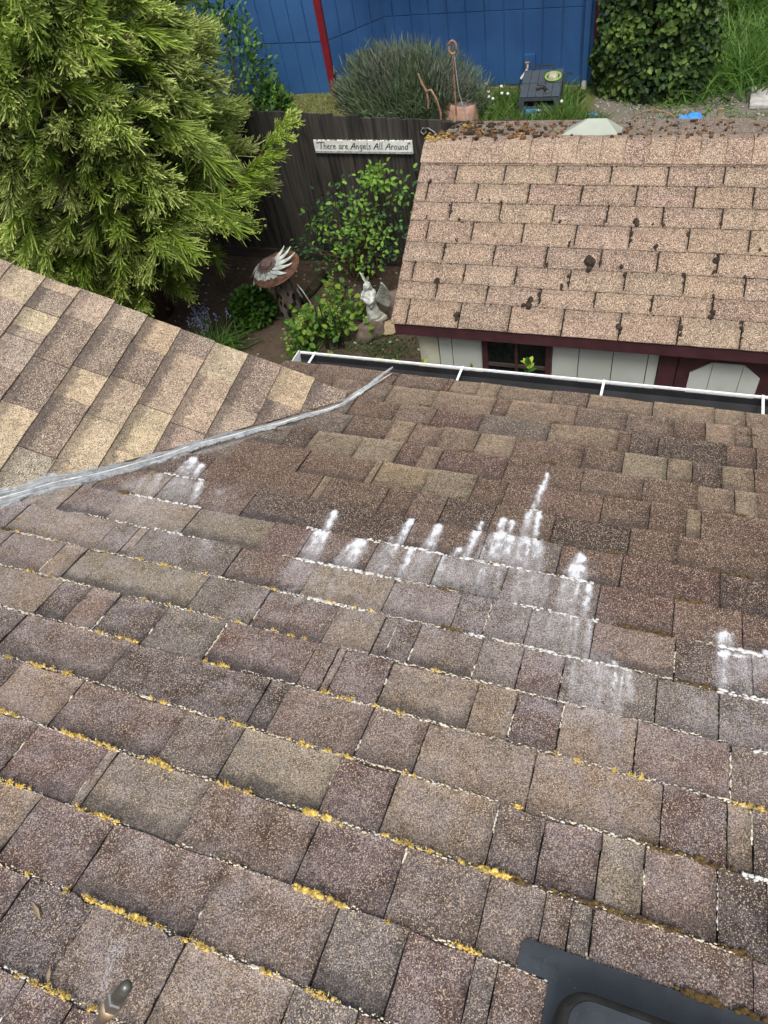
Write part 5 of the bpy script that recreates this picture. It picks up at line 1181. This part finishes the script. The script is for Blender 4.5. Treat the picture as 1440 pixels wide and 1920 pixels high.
for k in range(16):
    an = 2 * math.pi * k / 16; c_ = bc + tilt @ Vector((.215 * math.cos(an), .215 * math.sin(an), -.002)); t_ = tilt @ Vector((-math.sin(an), math.cos(an), 0)); r_ = tilt @ Vector((math.cos(an), math.sin(an), .25))
    s = MB(); s.add([c_ - t_ * .018 + Vector((0, 0, .006)), c_ + t_ * .018 + Vector((0, 0, .006)), c_ + r_ * .035 + Vector((0, 0, .008)), c_ - t_ * .018, c_ + t_ * .018, c_ + r_ * .035], [(0, 1, 2), (5, 4, 3), (0, 3, 4, 1), (1, 4, 5, 2), (2, 5, 3, 0)]); s.build('tooth', 'rust', BB)
fl = empty('metal_flower', (bb[0], bb[1], 0), 'flaking white metal sunflower ornament with brown toothed centre lying in the bird bath', 'ornament')
FC = bc + Vector((-.105, -.01, .062)); ft = Matrix.Rotation(R(16), 3, 'X') @ Matrix.Rotation(R(-8), 3, 'Y')
MB().lathe([(.085, -.050), (.09, -.044), (.07, -.036), (.03, -.032), (.0, -.032)], FC, 30, ft).build('backplate', 'brownmetal', fl, True)
for rad_, z_, nt in ((.118, -.006, 22), (.082, .012, 18)):
    pts = []
    for k in range(nt * 2): an = math.pi * k / nt; r_ = rad_ if k % 2 == 0 else rad_ * .74; pts.append((r_ * math.cos(an), r_ * math.sin(an)))
    MB().prism(pts, FC, ft @ Vector((1, 0, 0)), ft @ Vector((0, 1, 0)), ft @ Vector((0, 0, 1)), z_, z_ + .006).build('toothed_ring', 'brownmetal', fl)
MB().lathe([(.060, .014), (.058, .030), (.045, .038), (.034, .034), (.0, .030)], FC, 24, ft).build('seed_head', 'brownmetal', fl, True)
def petal(an, L, W, rise, curl, mat, twist=0):
    mb = MB(); N_ = 8; vs, fs = [], []
    for i in range(N_ + 1):
        t = i / N_; r_ = .07 + L * t; a = an + twist * t * t; h = -.02 + rise * t + curl * t * t
        w_ = W * math.sin(math.pi * min(1, .22 + .78 * t)) ** .7 * (1 - t * .55) + .004
        c_ = Vector((r_ * math.cos(a), r_ * math.sin(a), h)); s_ = Vector((-math.sin(a), math.cos(a), 0))
        for e, dz in ((-1, .010), (0, 0), (1, .010)): vs.append(FC + ft @ (c_ + s_ * w_ * e + Vector((0, 0, dz * w_ / .03))))
    for i in range(N_):
        for j in range(2): b = i * 3 + j; fs.append((b, b + 1, b + 4, b + 3))
    n0 = len(vs); vs += [v - Vector((0, 0, .003)) for v in vs]; fs += [tuple(n0 + i for i in f[::-1]) for f in fs]; mb.add(vs, fs); return mb.build('petal', mat, fl, True)
for an, L, W, ri_, cu in ((200, .16, .050, -.02, -.05), (228, .17, .056, -.02, -.07), (258, .17, .056, -.02, -.07), (288, .17, .050, -.02, -.05), (316, .17, .046, -.02, -.02), (178, .15, .042, -.02, -.05)): petal(R(an), L, W, ri_, cu, 'old_white')
for an, L, W, ri_, cu, tw in ((-14, .23, .036, .0, .0, .35), (8, .26, .034, .0, .01, .35), (30, .25, .030, .0, .02, .3), (50, .21, .024, .0, .02, .2), (-34, .20, .038, -.01, -.01, .3)): petal(R(an), L, W, ri_, cu, 'old_white', tw)
for an in (275, 205): petal(R(an), .17, .018, -.01, -.05, 'brownmetal')

# ================================================================== ANGEL STATUE and rocks
sb = ground(703, 606); SL_ = (sb[0], sb[1], .03)
angel = empty('angel_statue', SL_, 'small white stone angel with raised wings praying on a stone base', 'statue', None, R(-20))
def fold(amp, k): return lambda an, z: 1 + amp * math.sin(an * k + z * 9) + amp * .5 * math.sin(an * (k + 4) - z * 5)
MB().box((.03, 0, .03), (.24, .20, .06)).build('plinth', 'stone_grey', angel, bevel=.012)
body = MB()
P_ = [(.088, .060), (.090, .09), (.083, .14), (.074, .20), (.067, .26), (.066, .30), (.072, .33), (.082, .38), (.086, .42), (.074, .455), (.046, .475), (.030, .487), (.028, .505)]
vs, fs = [], []; n = 32
for i, (r_, z) in enumerate(P_):
    for k in range(n):
        an = 2 * math.pi * k / n; fo = 1 + (.10 * math.sin(an * 9 + z * 6) + .05 * math.sin(an * 15)) * max(0, 1 - z / .34)
        back = .035 * max(0, 1 - z / .25) ** 1.5
        vs.append((r_ * fo * math.cos(an) * 1.08 + back, r_ * fo * math.sin(an) * .88, z))
fs = [(i * n + k, i * n + (k + 1) % n, (i + 1) * n + (k + 1) % n, (i + 1) * n + k) for i in range(len(P_) - 1) for k in range(n)] + [list(range(n))[::-1], list(range((len(P_) - 1) * n, len(P_) * n))]
body.add(vs, fs)
body.blob((-.022, 0, .535), (.041, .037, .049), .04, 3, 3, 3); body.blob((-.060, 0, .530), (.010, .008, .012), .05, 2, 1, 1)
for s in (-1, 1):
    body.tube([(0, .075 * s, .430), (-.03, .098 * s, .385), (-.062, .075 * s, .350), (-.095, .035 * s, .385), (-.105, .012 * s, .425)], [.034, .036, .036, .024, .016], 12)
    body.blob((-.108, .009 * s, .445), (.010, .008, .026), .05, 2, 4 + s, 2); body.blob((-.054, .016 * s, .541), (.007, .007, .005), .05, 2, 8 + s, 1)
    body.tube([(-.03, .07 * s, .36), (-.055, .075 * s, .30), (-.05, .06 * s, .25)], [.03, .026, .008], 10)
body.build('figure', 'stone_white', angel, True)
hair = MB(); hair.blob((-.008, 0, .547), (.050, .045, .050), .18, 5, 6, 3); hair.blob((.022, 0, .51), (.030, .036, .042), .15, 5, 7, 2); hair.build('hair', 'stone_white', angel, True)
def wing(s):
    mb = MB(); vs, fs = [], []; NU, NV = 14, 9
    for i in range(NU + 1):
        t = i / NU; z = .30 + .38 * t if s < 0 else .26 + .34 * t; lead = .085 + .10 * math.sin(t * 1.9); wdt = (.17 * (1 - t * t) ** .8 + .016) * (1.0 if t > .1 else .6 + 4 * t)
        for j in range(NV + 1):
            u = j / NV; sc = .012 * abs(math.sin(u * 12 + t * 6)) * u; x = .045 + u * wdt * .8 + .01 * math.sin(t * 3); y = s * (.025 + lead * t * (1.15 if s > 0 else 1.25) + u * wdt * .55)
            vs.append((x - sc * .3, y, z - u * wdt * .9 + sc))
    for i in range(NU):
        for j in range(NV): b = i * (NV + 1) + j; fs.append((b, b + 1, b + NV + 2, b + NV + 1))
    n0 = len(vs); vs += [(x + .010, y - s * .006, z) for x, y, z in vs]; fs += [tuple(n0 + k for k in f[::-1]) for f in fs]
    rim = [i * (NV + 1) for i in range(NU + 1)] + [NU * (NV + 1) + j for j in range(1, NV + 1)] + [i * (NV + 1) + NV for i in range(NU - 1, -1, -1)] + [j for j in range(NV - 1, 0, -1)]
    fs += [(rim[a], rim[(a + 1) % len(rim)], n0 + rim[(a + 1) % len(rim)], n0 + rim[a]) for a in range(len(rim))]
    mb.add(vs, fs); mb.build('wing', 'stone_white', angel, True)
wing(1); wing(-1)
angel.rotation_euler = (0, 0, R(55)); angel.scale = (.82, .82, .82)
def rock(px_, py_, r, seed, label, mat='rock', rz=0, zoff=.3):
    q = ground(px_, py_); o = MB().blob((0, 0, r[2] * zoff), r, .35, 1.3, seed, 3, Matrix.Rotation(rz, 3, 'Z')).build('rock', mat, None, True, 0, (q[0], q[1], 0)); return tag(o, label, 'rock', 'rocks in the garden bed')
rock(694, 628, (.17, .12, .12), 3, 'rounded brown rock in front of the angel statue', rz=.5)
rock(733, 616, (.15, .13, .035), 5, 'flat tan stone under the angel statue by the shed corner', 'rock_tan', .4)
rock(742, 580, (.22, .16, .16), 8, 'dark rock half hidden by the shed roof edge behind the angel')
rock(128, 535, (.16, .13, .11), 11, 'grey rock under the left skirts of the cedar'); rock(175, 548, (.12, .10, .09), 12, 'smaller shaded rock right of the grey rock under the cedar')
q = ground(592, 545); lg = MB().tube([(-.05, -.28, .05), (0, 0, .06), (.03, .26, .05)], [.045, .055, .04], 9); lgo = lg.build('mossy_log', 'log_moss', None, True, 0, (q[0], q[1], 0)); tag(lgo, 'short mossy dark log lying on the soil behind the pedestal', 'log')

# ================================================================== shrub shoots rising between gutter and shed
def shoot(spots, label, Yp):
    b = onY(spots[0][0], spots[0][1], Yp); o = empty('tall_shrub', (b[0], Yp, 0), label, 'shrub', 'shrub shoots behind the gutter'); st, lp = MB(), []
    for px_, py_, big in spots:
        c = np.array(onY(px_, py_, Yp)) - np.array([b[0], Yp, 0]); st.tube([(c[0] * .3, 0, -.02), (c[0] * .7, .02, c[2] * .6), tuple(c)], [.012, .008, .003], 5, False)
        n = 11 if big else 5; L = RNG.uniform(.030, .046, n) * (1.15 if big else .9)
        hh_ = RNG.uniform(-.045 if big else -.02, .03, n); P = c + np.stack([np.zeros(n), np.zeros(n), hh_], 1); D = nrm(RNG.normal(size=(n, 3)) * np.array([1, 1, .25]) + np.array([0, 0, .35])); D[-2:] = nrm(np.array([[.1, 0, 1.0], [-.15, .1, 1.0]]))
        P[-2:] = c + np.array([0, 0, .02])
        lp.append(leaves(P, D, L, L * .52, np.clip(.35 + 9 * hh_ + RNG.normal(size=n) * .15, 0, 1), np.clip(.15 + 12 * hh_, 0, .9), np.array([0, -.6, 1.0]) + RNG.normal(size=(n, 3)) * .3))
        n2 = 70; P2 = np.stack([np.full(n2, c[0] * .8) + RNG.normal(size=n2) * .16, RNG.normal(size=n2) * .12, RNG.uniform(.6, max(.7, c[2] - .42), n2)], 1); L2 = RNG.uniform(.04, .06, n2)
        lp.append(leaves(P2, rnd_dir(n2, .3), L2, L2 * .5, np.clip(RNG.normal(.2, .2, n2), 0, 1), np.zeros(n2)))
    leaf_obj('foliage', lp, 'lime_leaf', o); st.build('stems', 'stem_green', o)
shoot([(990, 692, True)], 'single yellow green shoot above the gutter in front of the shed window', .42)
shoot([(708, 682, False), (748, 686, False), (795, 690, False), (884, 698, False), (720, 684, False)], 'row of small leaf tips peeking over the gutter left of the shed window', .40)
shoot([(620, 672, False)], 'tiny yellow leaf tip at the left end of the gutter', .40)

# ================================================================== BEYOND THE FENCE
lv = np.array([-4.12, 8.95, -.14])
lav = empty('lavender_bush', lv, 'wide grey green lavender bush in front of the blue wall', 'shrub'); rp_ = []
n = 15000; d = rnd_dir(n); d[:, 2] = np.abs(d[:, 2]); d[:, 1] = np.where(RNG.random(n) < .7, -np.abs(d[:, 1]), d[:, 1]); lm_ = np.array([1 + .30 * mnoise.noise(Vector(x * 2.6)) + .12 * mnoise.noise(Vector(x * 7)) for x in d]); rr_ = RNG.uniform(.66, 1.0, n) * lm_
P = d * rr_[:, None] * np.array([1.24, .74, .80]); patch = np.array([mnoise.noise(Vector(x * 1.8) + Vector((4, 2, 1))) for x in P])
rp_.append(ribbons(P, nrm(d * .6 + RNG.normal(size=(n, 3)) * .35 + np.array([0, 0, .7])), RNG.uniform(.07, .17, n), RNG.uniform(.011, .018, n), np.zeros(3), np.clip(.5 + patch * .7 + RNG.normal(size=n) * .2, 0, 1), np.clip(.25 - patch * .9 + RNG.normal(size=n) * .2, 0, .9)))
n = 500; d2 = rnd_dir(n); d2[:, 2] = np.abs(d2[:, 2]) + .2; d2 = nrm(d2); P = d2 * np.array([1.2, .72, .80])
rp_.append(ribbons(P, nrm(d2 + np.array([0, 0, .8])), RNG.uniform(.12, .24, n), np.full(n, .008), np.zeros(3), RNG.uniform(.2, .6, n), RNG.uniform(.3, 1, n)))
rib_obj('foliage', rp_, 'lavender', lav)
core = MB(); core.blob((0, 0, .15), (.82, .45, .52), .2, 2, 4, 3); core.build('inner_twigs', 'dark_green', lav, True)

bush('leafy_shrub', (-6.75, 8.25, 0), 'reddish tipped leafy shrub between the cedar and the blue wall', 'shrub', 'rose', 1500, (.75, .5, 1.45), (.06, .11), (.55, .25), (.2, .3), .55, None, 16, .62)
bush('leafy_shrub', (-6.12, 8.30, 0), 'low green shrub at the foot of the blue wall above the fence', 'shrub', 'rose', 480, (.32, .28, .40), (.06, .12), (.6, .25), (.35, .35), .5, None, 8, .7)

# ivy covered hedge
iv = np.array([-.62, 9.95, -.32]); ivy = empty('ivy_hedge', iv, 'tall dense ivy covered hedge right of the blue house corner', 'hedge'); n = 7000
d = rnd_dir(n); d[:, 1] = -np.abs(d[:, 1]) * 1.0; d[:, 2] = d[:, 2] * .9; d = nrm(d); lm_ = np.array([1 + .30 * mnoise.noise(Vector(x * 2.4)) + .12 * mnoise.noise(Vector(x * 6)) for x in d])
d_b = np.sign(d) * np.abs(d) ** .62; P = d_b * lm_[:, None] * np.array([.80, .50, 1.25]) * RNG.uniform(.86, 1.0, n)[:, None] + np.array([0, 0, .95]); P[:, 2] = np.maximum(P[:, 2], .03); fr_n = 3200; P[:fr_n] = np.stack([RNG.uniform(-.78, .78, fr_n), -.46 + RNG.normal(size=fr_n) * .06, RNG.uniform(.05, 2.25, fr_n)], 1); P[:fr_n, 1] += np.array([.16 * mnoise.noise(Vector(x * 1.9)) for x in P[:fr_n]]) + .25 * np.abs(P[:fr_n, 0] / .8) ** 4; d[:fr_n] = nrm(np.array([0, -1, .35]) + RNG.normal(size=(fr_n, 3)) * .3)
L = RNG.uniform(.055, .105, n); patch = np.array([mnoise.noise(Vector(x * 2.6)) for x in P])
leaf_obj('foliage', [leaves(P, nrm(RNG.normal(size=(n, 3)) * .7 + np.array([0, -.25, -.45])), L, L * .82, np.clip(.40 + patch * .5 + RNG.normal(size=n) * .25, 0, 1), np.clip(RNG.normal(.05, .22, n) + patch * .3, 0, 1), d + np.array([0, -.3, .6]) + RNG.normal(size=(n, 3)) * .35)], 'ivy', ivy)
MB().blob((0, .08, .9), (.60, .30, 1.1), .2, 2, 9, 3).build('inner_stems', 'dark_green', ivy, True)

# hose reel box
h1, h2 = ground(980, 216), ground(1040, 221); hx, hy = (h1[0] + h2[0]) / 2, h1[1] + .14; hz = float(gz(hx, hy))
reel = empty('hose_reel_box', (hx, hy, hz), 'dark slate plastic hose reel box with sloping slatted lid by the blue wall', 'hose reel', None, R(3))
bw, bd = .56, .50
MB().box2((-bw / 2, -bd / 2, 0), (bw / 2, -bd / 2 + .03, .19)).box2((-bw / 2, -bd / 2, .29), (bw / 2, -bd / 2 + .03, .34)).box2((-bw / 2, -bd / 2 + .001, .191), (-bw / 2 + .07, -bd / 2 + .029, .289)).box2((bw / 2 - .07, -bd / 2 + .001, .191), (bw / 2, -bd / 2 + .029, .289)).build('front', 'reel', reel)
for s in (-1, 1):
    pts = [(-bd / 2 + .032, 0), (bd / 2, 0), (bd / 2, .52), (-bd / 2 + .032, .338)]
    MB().prism(pts, (s * bw / 2 - (s > 0) * .03, 0, 0), (0, 1, 0), (0, 0, 1), (1, 0, 0), 0, .03).build('side', 'reel', reel)
MB().box2((-bw / 2 + .031, bd / 2 - .03, 0), (bw / 2 - .031, bd / 2, .52)).build('rear', 'reel', reel)
MB().box2((-bw / 2 + .04, -.12, .03), (bw / 2 - .04, .18, .30)).build('reel_drum', 'black', reel)
sl_a = math.atan2(.185, bd - .03); rt = Matrix.Rotation(sl_a, 3, 'X')
for k in range(5):
    x = -bw / 2 + .058 + k * (bw - .116) / 4
    for j in range(2):
        MB().box(Vector((x, 0, .448)) + rt @ Vector((0, -.135 + j * .27, 0)), (.106, .263, .022), rt).build('lid_slat', 'reel', reel, bevel=.004)
MB().tube([Vector((-.14, .235, .55)), Vector((-.13, .265, .615)), Vector((.13, .265, .615)), Vector((.14, .235, .55))], .014, 8).build('handle', 'black', reel)
MB().tube([Vector((.29, .05, .40)), Vector((.33, .07, .44)), Vector((.335, .12, .53)), Vector((.42, .12, .53))], [.02, .017, .015, .017], 8).build('crank', 'black', reel)
MB().box2((-.19, -bd / 2 - .004, .085), (-.03, -bd / 2 - .001, .165)).build('blue_label', 'label_blue', reel)
MB().box2((-.028, -bd / 2 - .004, .125), (.13, -bd / 2 - .001, .16)).box2((-.10, -bd / 2 - .004, .05), (.13, -bd / 2 - .001, .083)).build('white_label', 'label_white', reel)
def lidp(x, y): return Vector((x, 0, .448)) + rt @ Vector((0, y, .018))
gun = empty('hose_nozzle', (hx, hy, hz), 'black and silver hose spray nozzle lying on the slate lid', 'nozzle')
MB().tube([lidp(-.05, -.10), lidp(-.03, -.10), lidp(.03, -.09)], [.05, .048, .03], 12).build('spray_head', 'black', gun); MB().tube([lidp(.02, -.08), lidp(.07, -.13), lidp(.11, -.20)], [.024, .026, .03], 10).build('grip', 'black', gun)
MB().tube([lidp(.10, -.19), lidp(.125, -.225)], .033, 12).build('coupling', 'steel', gun)
for g in (gun,): g.rotation_euler = (0, 0, R(3))
reel.scale = (1.04, 1.0, .86)
spk = empty('sprinkler', (hx, hy, hz), 'round lime green sprinkler resting on the hose box lid', 'sprinkler', None, R(3))
ringp = [lidp(.15 + .105 * math.cos(a), .10 + .085 * math.sin(a)) + Vector((0, 0, .012)) for a in np.linspace(0, 2 * math.pi, 21)]
MB().tube(ringp, .018, 8, False).build('base_ring', 'lime', spk, True); MB().lathe([(.07, 0), (.075, .02), (.06, .045), (.03, .05), (.0, .05)], lidp(.15, .10), 18, rt).build('hub', 'stone_grey', spk, True)
mb = MB(); q = tq + Vector((-.09, -.10, -.14)); mb.tube([q, q + Vector((-.03, -.05, -.15)), Vector((hx - .30, hy + .2, hz + .10)), Vector((hx - .36, hy, hz + .03)), Vector((hx - .55, hy - .5, hz + .03)), Vector((hx - .85, hy - 1.0, hz + .03))], .014, 7)
gun.scale = spk.scale = reel.scale
tag(mb.build('garden_hose', 'black'), 'dark garden hose running from the tap past the hose box through the grass', 'hose')

# terracotta pot, copper ring pole and bent pipe
pq = ground(862, 238); pot = empty('terracotta_pot', (pq[0], pq[1], float(gz(pq[0], pq[1]))), 'upturned faded terracotta pot behind the fence', 'pot')
MB().lathe([(.30, .0), (.305, .09), (.285, .10), (.28, .16), (.215, .36), (.20, .375), (.185, .378)], (0, 0, 0), 28, Matrix.Rotation(R(8), 3, 'Y')).build('body', 'terracotta', pot, True)
MB().lathe([(.184, .374), (.16, .368), (.05, .366), (.045, .36), (.0, .36)], (.008, 0, .003), 28, Matrix.Rotation(R(8), 3, 'Y')).build('base', 'potbase', pot, True)
pl = onY(857, 240, 8.05); pt = onY(848, 92, 8.05); pole = empty('copper_pole', (pl[0], 8.05, float(gz(pl[0], 8.05))), 'thin rusty pole topped with a twisted ring beside the pot', 'garden stake')
b0 = Vector((0, 0, -.1)); b1 = Vector((pt[0] - pl[0], 0, pt[2] - pole.location.z - .06)); MB().tube([b0, b0 * .5 + b1 * .5, b1], [.013, .012, .010], 8).build('pole', 'copper', pole)
MB().tube([b1 + Vector((.055 * math.sin(a) , .0 + .02 * math.sin(a * .5), .075 - .075 * math.cos(a))) for a in np.linspace(0, 2 * math.pi * 1.0, 22)], .016, 8).build('ring', 'copper', pole, True)
MB().tube([b1 + Vector((.02, 0, .0)), b1 * .6 + Vector((.06, -.02, 0)), Vector((.20, -.05, .25)), Vector((.42, -.05, .03))], .006, 6).build('wire_stay', 'wire', pole)
MB().tube([b1 + Vector((-.02, 0, -.03)), b1 * .7 + Vector((-.16, 0, 0)), Vector((-.22, 0, .3))], .004, 6).build('wire_loop', 'iron', pole)
bp_ = onY(800, 205, 8.1); pipe = empty('bent_pipe', (bp_[0], 8.1, float(gz(bp_[0], 8.1))), 'curved rusty copper pipe leaning in front of the lavender bush', 'pipe')
def pp(px_, py_, Y=8.1): v = onY(px_, py_, Y); return Vector((v[0] - bp_[0], Y - 8.1, v[2] - pipe.location.z))
MB().tube([pp(784, 138), pp(792, 158), pp(800, 172), pp(803, 190), pp(803, 203)], [.014, .017, .017, .016, .014], 8).build('upright', 'copper', pipe)
MB().tube([pp(798, 172), pp(808, 168), pp(818, 185), pp(826, 210), pp(829, 245), pp(830, 262)], .016, 8).build('arch', 'copper', pipe, True)
fw = onY(800, 238, FY + .06); cw_ = empty('curled_wire', (fw[0], FY + .03, 1.5), 'thin pale curled wire ornament at the shed end of the fence', 'wire ornament')
def cpp(px_, py_): v = onY(px_, py_, FY - .03); return Vector((v[0] - fw[0], -.06, v[2] - 1.5))
MB().tube([cpp(822, 262), cpp(815, 248), cpp(803, 240), cpp(792, 240), cpp(789, 247), cpp(794, 252), cpp(799, 248), cpp(797, 243)], .004, 6).build('curl', 'wire', cw_)
MB().tube([cpp(822, 262), cpp(823, 290), cpp(823, 330)], .004, 6).build('stem', 'wire', cw_)

# dandelion seed heads
DZ = [(902, 160), (912, 158), (907, 164), (895, 167), (916, 172), (905, 178), (924, 185), (940, 162), (952, 176), (917, 182), (941, 175), (890, 172), (1053, 190)]
for i, (px_, py_) in enumerate(DZ):
    b = ground(px_ + 6, py_ + 38); t = onY(px_, py_, b[1]); o = empty('dandelion', (b[0], b[1], b[2]), 'white dandelion seed head in the long grass left of the hose box' if i < 12 else 'lone dandelion seed head at the right of the hose box', 'dandelion', 'dandelions' if i < 12 else None)
    tp_ = Vector(t - b); MB().tube([(0, 0, -.01), tuple(tp_ * .5 + Vector((.02, 0, 0))), tuple(tp_)], [.005, .004, .003], 5).build('stalk', 'stem_green', o)
    MB().blob(tp_, (.023, .023, .023), .15, 6, i, 2).build('seed_head', 'seedhead', o, True)
# small clutter on the right
def flatthing(name, px_, py_, poly, h, mat, label, cat, rz=0):
    q = ground(px_, py_); mb = MB(); mb.prism(poly, (0, 0, 0), (1, 0, 0), (0, 1, 0), (0, 0, 1), 0, h); o = mb.build(name, mat, None, False, 0, (q[0], q[1], q[2] + .004)); o.rotation_euler = (0, 0, rz); return tag(o, label, cat)
flatthing('blue_sheet', 1293, 222, [(-.16, -.10), (-.05, -.13), (.08, -.10), (.16, -.02), (.13, .09), (.02, .11), (-.04, .03), (-.12, .02)], .03, 'blue_scrap', 'crumpled bright blue plastic sheet on the bare ground', 'plastic sheet')
flatthing('blue_scrap', 1110, 223, [(-.07, -.05), (.05, -.06), (.08, .02), (.0, .07), (-.06, .04)], .05, 'blue_scrap', 'small bright blue plastic scrap just left of the dirt path', 'plastic scrap')
s1, s2 = ground(1403, 170), ground(1404, 205)
slab = MB().box2((0, 0, 0), (.9, abs(s1[1] - s2[1]), .05)).build('concrete_slab', 'slab', None, False, .006, (s2[0], s2[1], s2[2] + .004)); tag(slab, 'pale concrete paving slab at the right edge', 'paving slab')
q = ground(1346, 232); st_ = MB().box2((-.035, -.02, -.1), (.035, .02, .20)).build('wooden_stake', 'rock_tan', None, False, .004, (q[0], q[1], q[2])); tag(st_, 'short pale wooden stake beyond the shed ridge', 'stake')
q = ground(1222, 232); wa = empty('wire_arch', (q[0], q[1], q[2]), 'low brown wire plant arch beyond the shed ridge', 'wire arch')
MB().tube([(-.36, 0, -.02), (-.22, 0, .13), (0, 0, .20), (.22, 0, .14), (.40, 0, -.02)], .010, 6).build('arch', 'copper', wa, True); MB().tube([(0, 0, -.05), (0, 0, .20)], .012, 6).build('post', 'copper', wa)
q = ground(1312, 85); st_ = MB().tube([(0, 0, -.1), (0, 0, 1.1), (0, 0, 1.5)], [.02, .02, .015], 8).build('garden_cane', 'wire', None, False, 0, (q[0] + .18, q[1], q[2])); tag(st_, 'thin pale cane standing in the tall grass by the ivy hedge', 'cane')

# ---- grass as stuff
def grass(name, pts, L, W, label, mat='grass', tint=(.5, .25), tip=.15, spread=.5, arch=.35):
    P = np.array(pts); n = len(P); P = np.stack([P[:, 0], P[:, 1], gz(P[:, 0], P[:, 1]) - .01], 1)
    D = nrm(RNG.normal(size=(n, 3)) * np.array([spread, spread, 0]) + np.array([0, 0, 1.0])); ln = RNG.uniform(L[0], L[1], n) * np.array([.7 + .6 * abs(mnoise.noise(Vector((x * 2, y * 2, 0)))) for x, y in P[:, :2]])
    bend = D * np.array([1, 1, 0]) * (ln * arch)[:, None] + np.array([0, 0, -1.0]) * (ln * arch * .4)[:, None]
    o = rib_obj(name, [ribbons(P, D, ln, RNG.uniform(W[0], W[1], n), bend, np.clip(RNG.normal(tint[0], tint[1], n), 0, 1), np.clip(RNG.normal(tip, .18, n), 0, 1))], mat); return tag(o, label, 'grass', None, 'stuff')
def area(n, x0, x1, y0, y1): return np.stack([RNG.uniform(x0, x1, n), RNG.uniform(y0, y1, n)], 1)
grass('long_grass', np.concatenate([area(2600, -3.3, -1.55, 8.3, 9.7), area(700, -1.95, -1.1, 8.3, 8.9), area(260, -3.1, -2.3, 8.9, 9.5)]), (.14, .42), (.010, .018), 'long green grass around the hose box and pot', 'grass', (.45, .25), .22, .45)
grass('dry_cut_grass', area(5200, -7.3, -4.6, 7.4, 9.1), (.05, .11), (.008, .014), 'short mown straw coloured grass at the foot of the blue wall', 'drygrass', (.5, .3), .2, .9)
grass('mixed_turf', np.concatenate([area(1600, -3.6, 2.6, 7.0, 8.6), area(900, .5, 2.2, 8.4, 9.1)]), (.05, .14), (.009, .014), 'patchy short grass beyond the shed', 'grass', (.55, .3), .45, .8)
tp = []
for cx, cy, k in ((.15, 10.1, 500), (.55, 10.5, 700), (.95, 10.2, 800), (.35, 9.9, 350), (1.4, 10.6, 700), (.8, 11.2, 700), (1.5, 11.6, 800), (.1, 11.2, 600), (2.0, 12.0, 800), (.9, 12.5, 800), (0.2, 12.6, 700), (1.5, 13.2, 900), (.4, 13.6, 900), (2.3, 13.2, 800)): tp.append(RNG.normal(size=(k, 2)) * .26 + np.array([cx, cy]))
grass('tall_grass', np.concatenate(tp), (.35, .85), (.013, .024), 'tall arching green grass at the upper right behind the ivy', 'grass', (.55, .25), .12, .45, .6)
grass('weeds', np.concatenate([area(260, -.9, .6, 8.9, 9.6), RNG.normal(size=(260, 2)) * .15 + np.array([.0, 9.5]), RNG.normal(size=(200, 2)) * .12 + np.array([-.35, 9.45])]), (.06, .2), (.012, .02), 'scattered weeds on the gravelly bare ground', 'grass', (.5, .3), .25, .9)
cs = [(a, b, float(gz(a, b)) + .008) for a, b in area(700, -1.4, 2.4, 8.3, 10.0)]
tag(blobs('gravel', cs, RNG.uniform(.006, .026, (700, 3)) * np.array([1, 1, .6]), np.eye(3), 'stone_grey'), 'loose gravel over the bare ground beyond the shed', 'gravel', None, 'stuff')
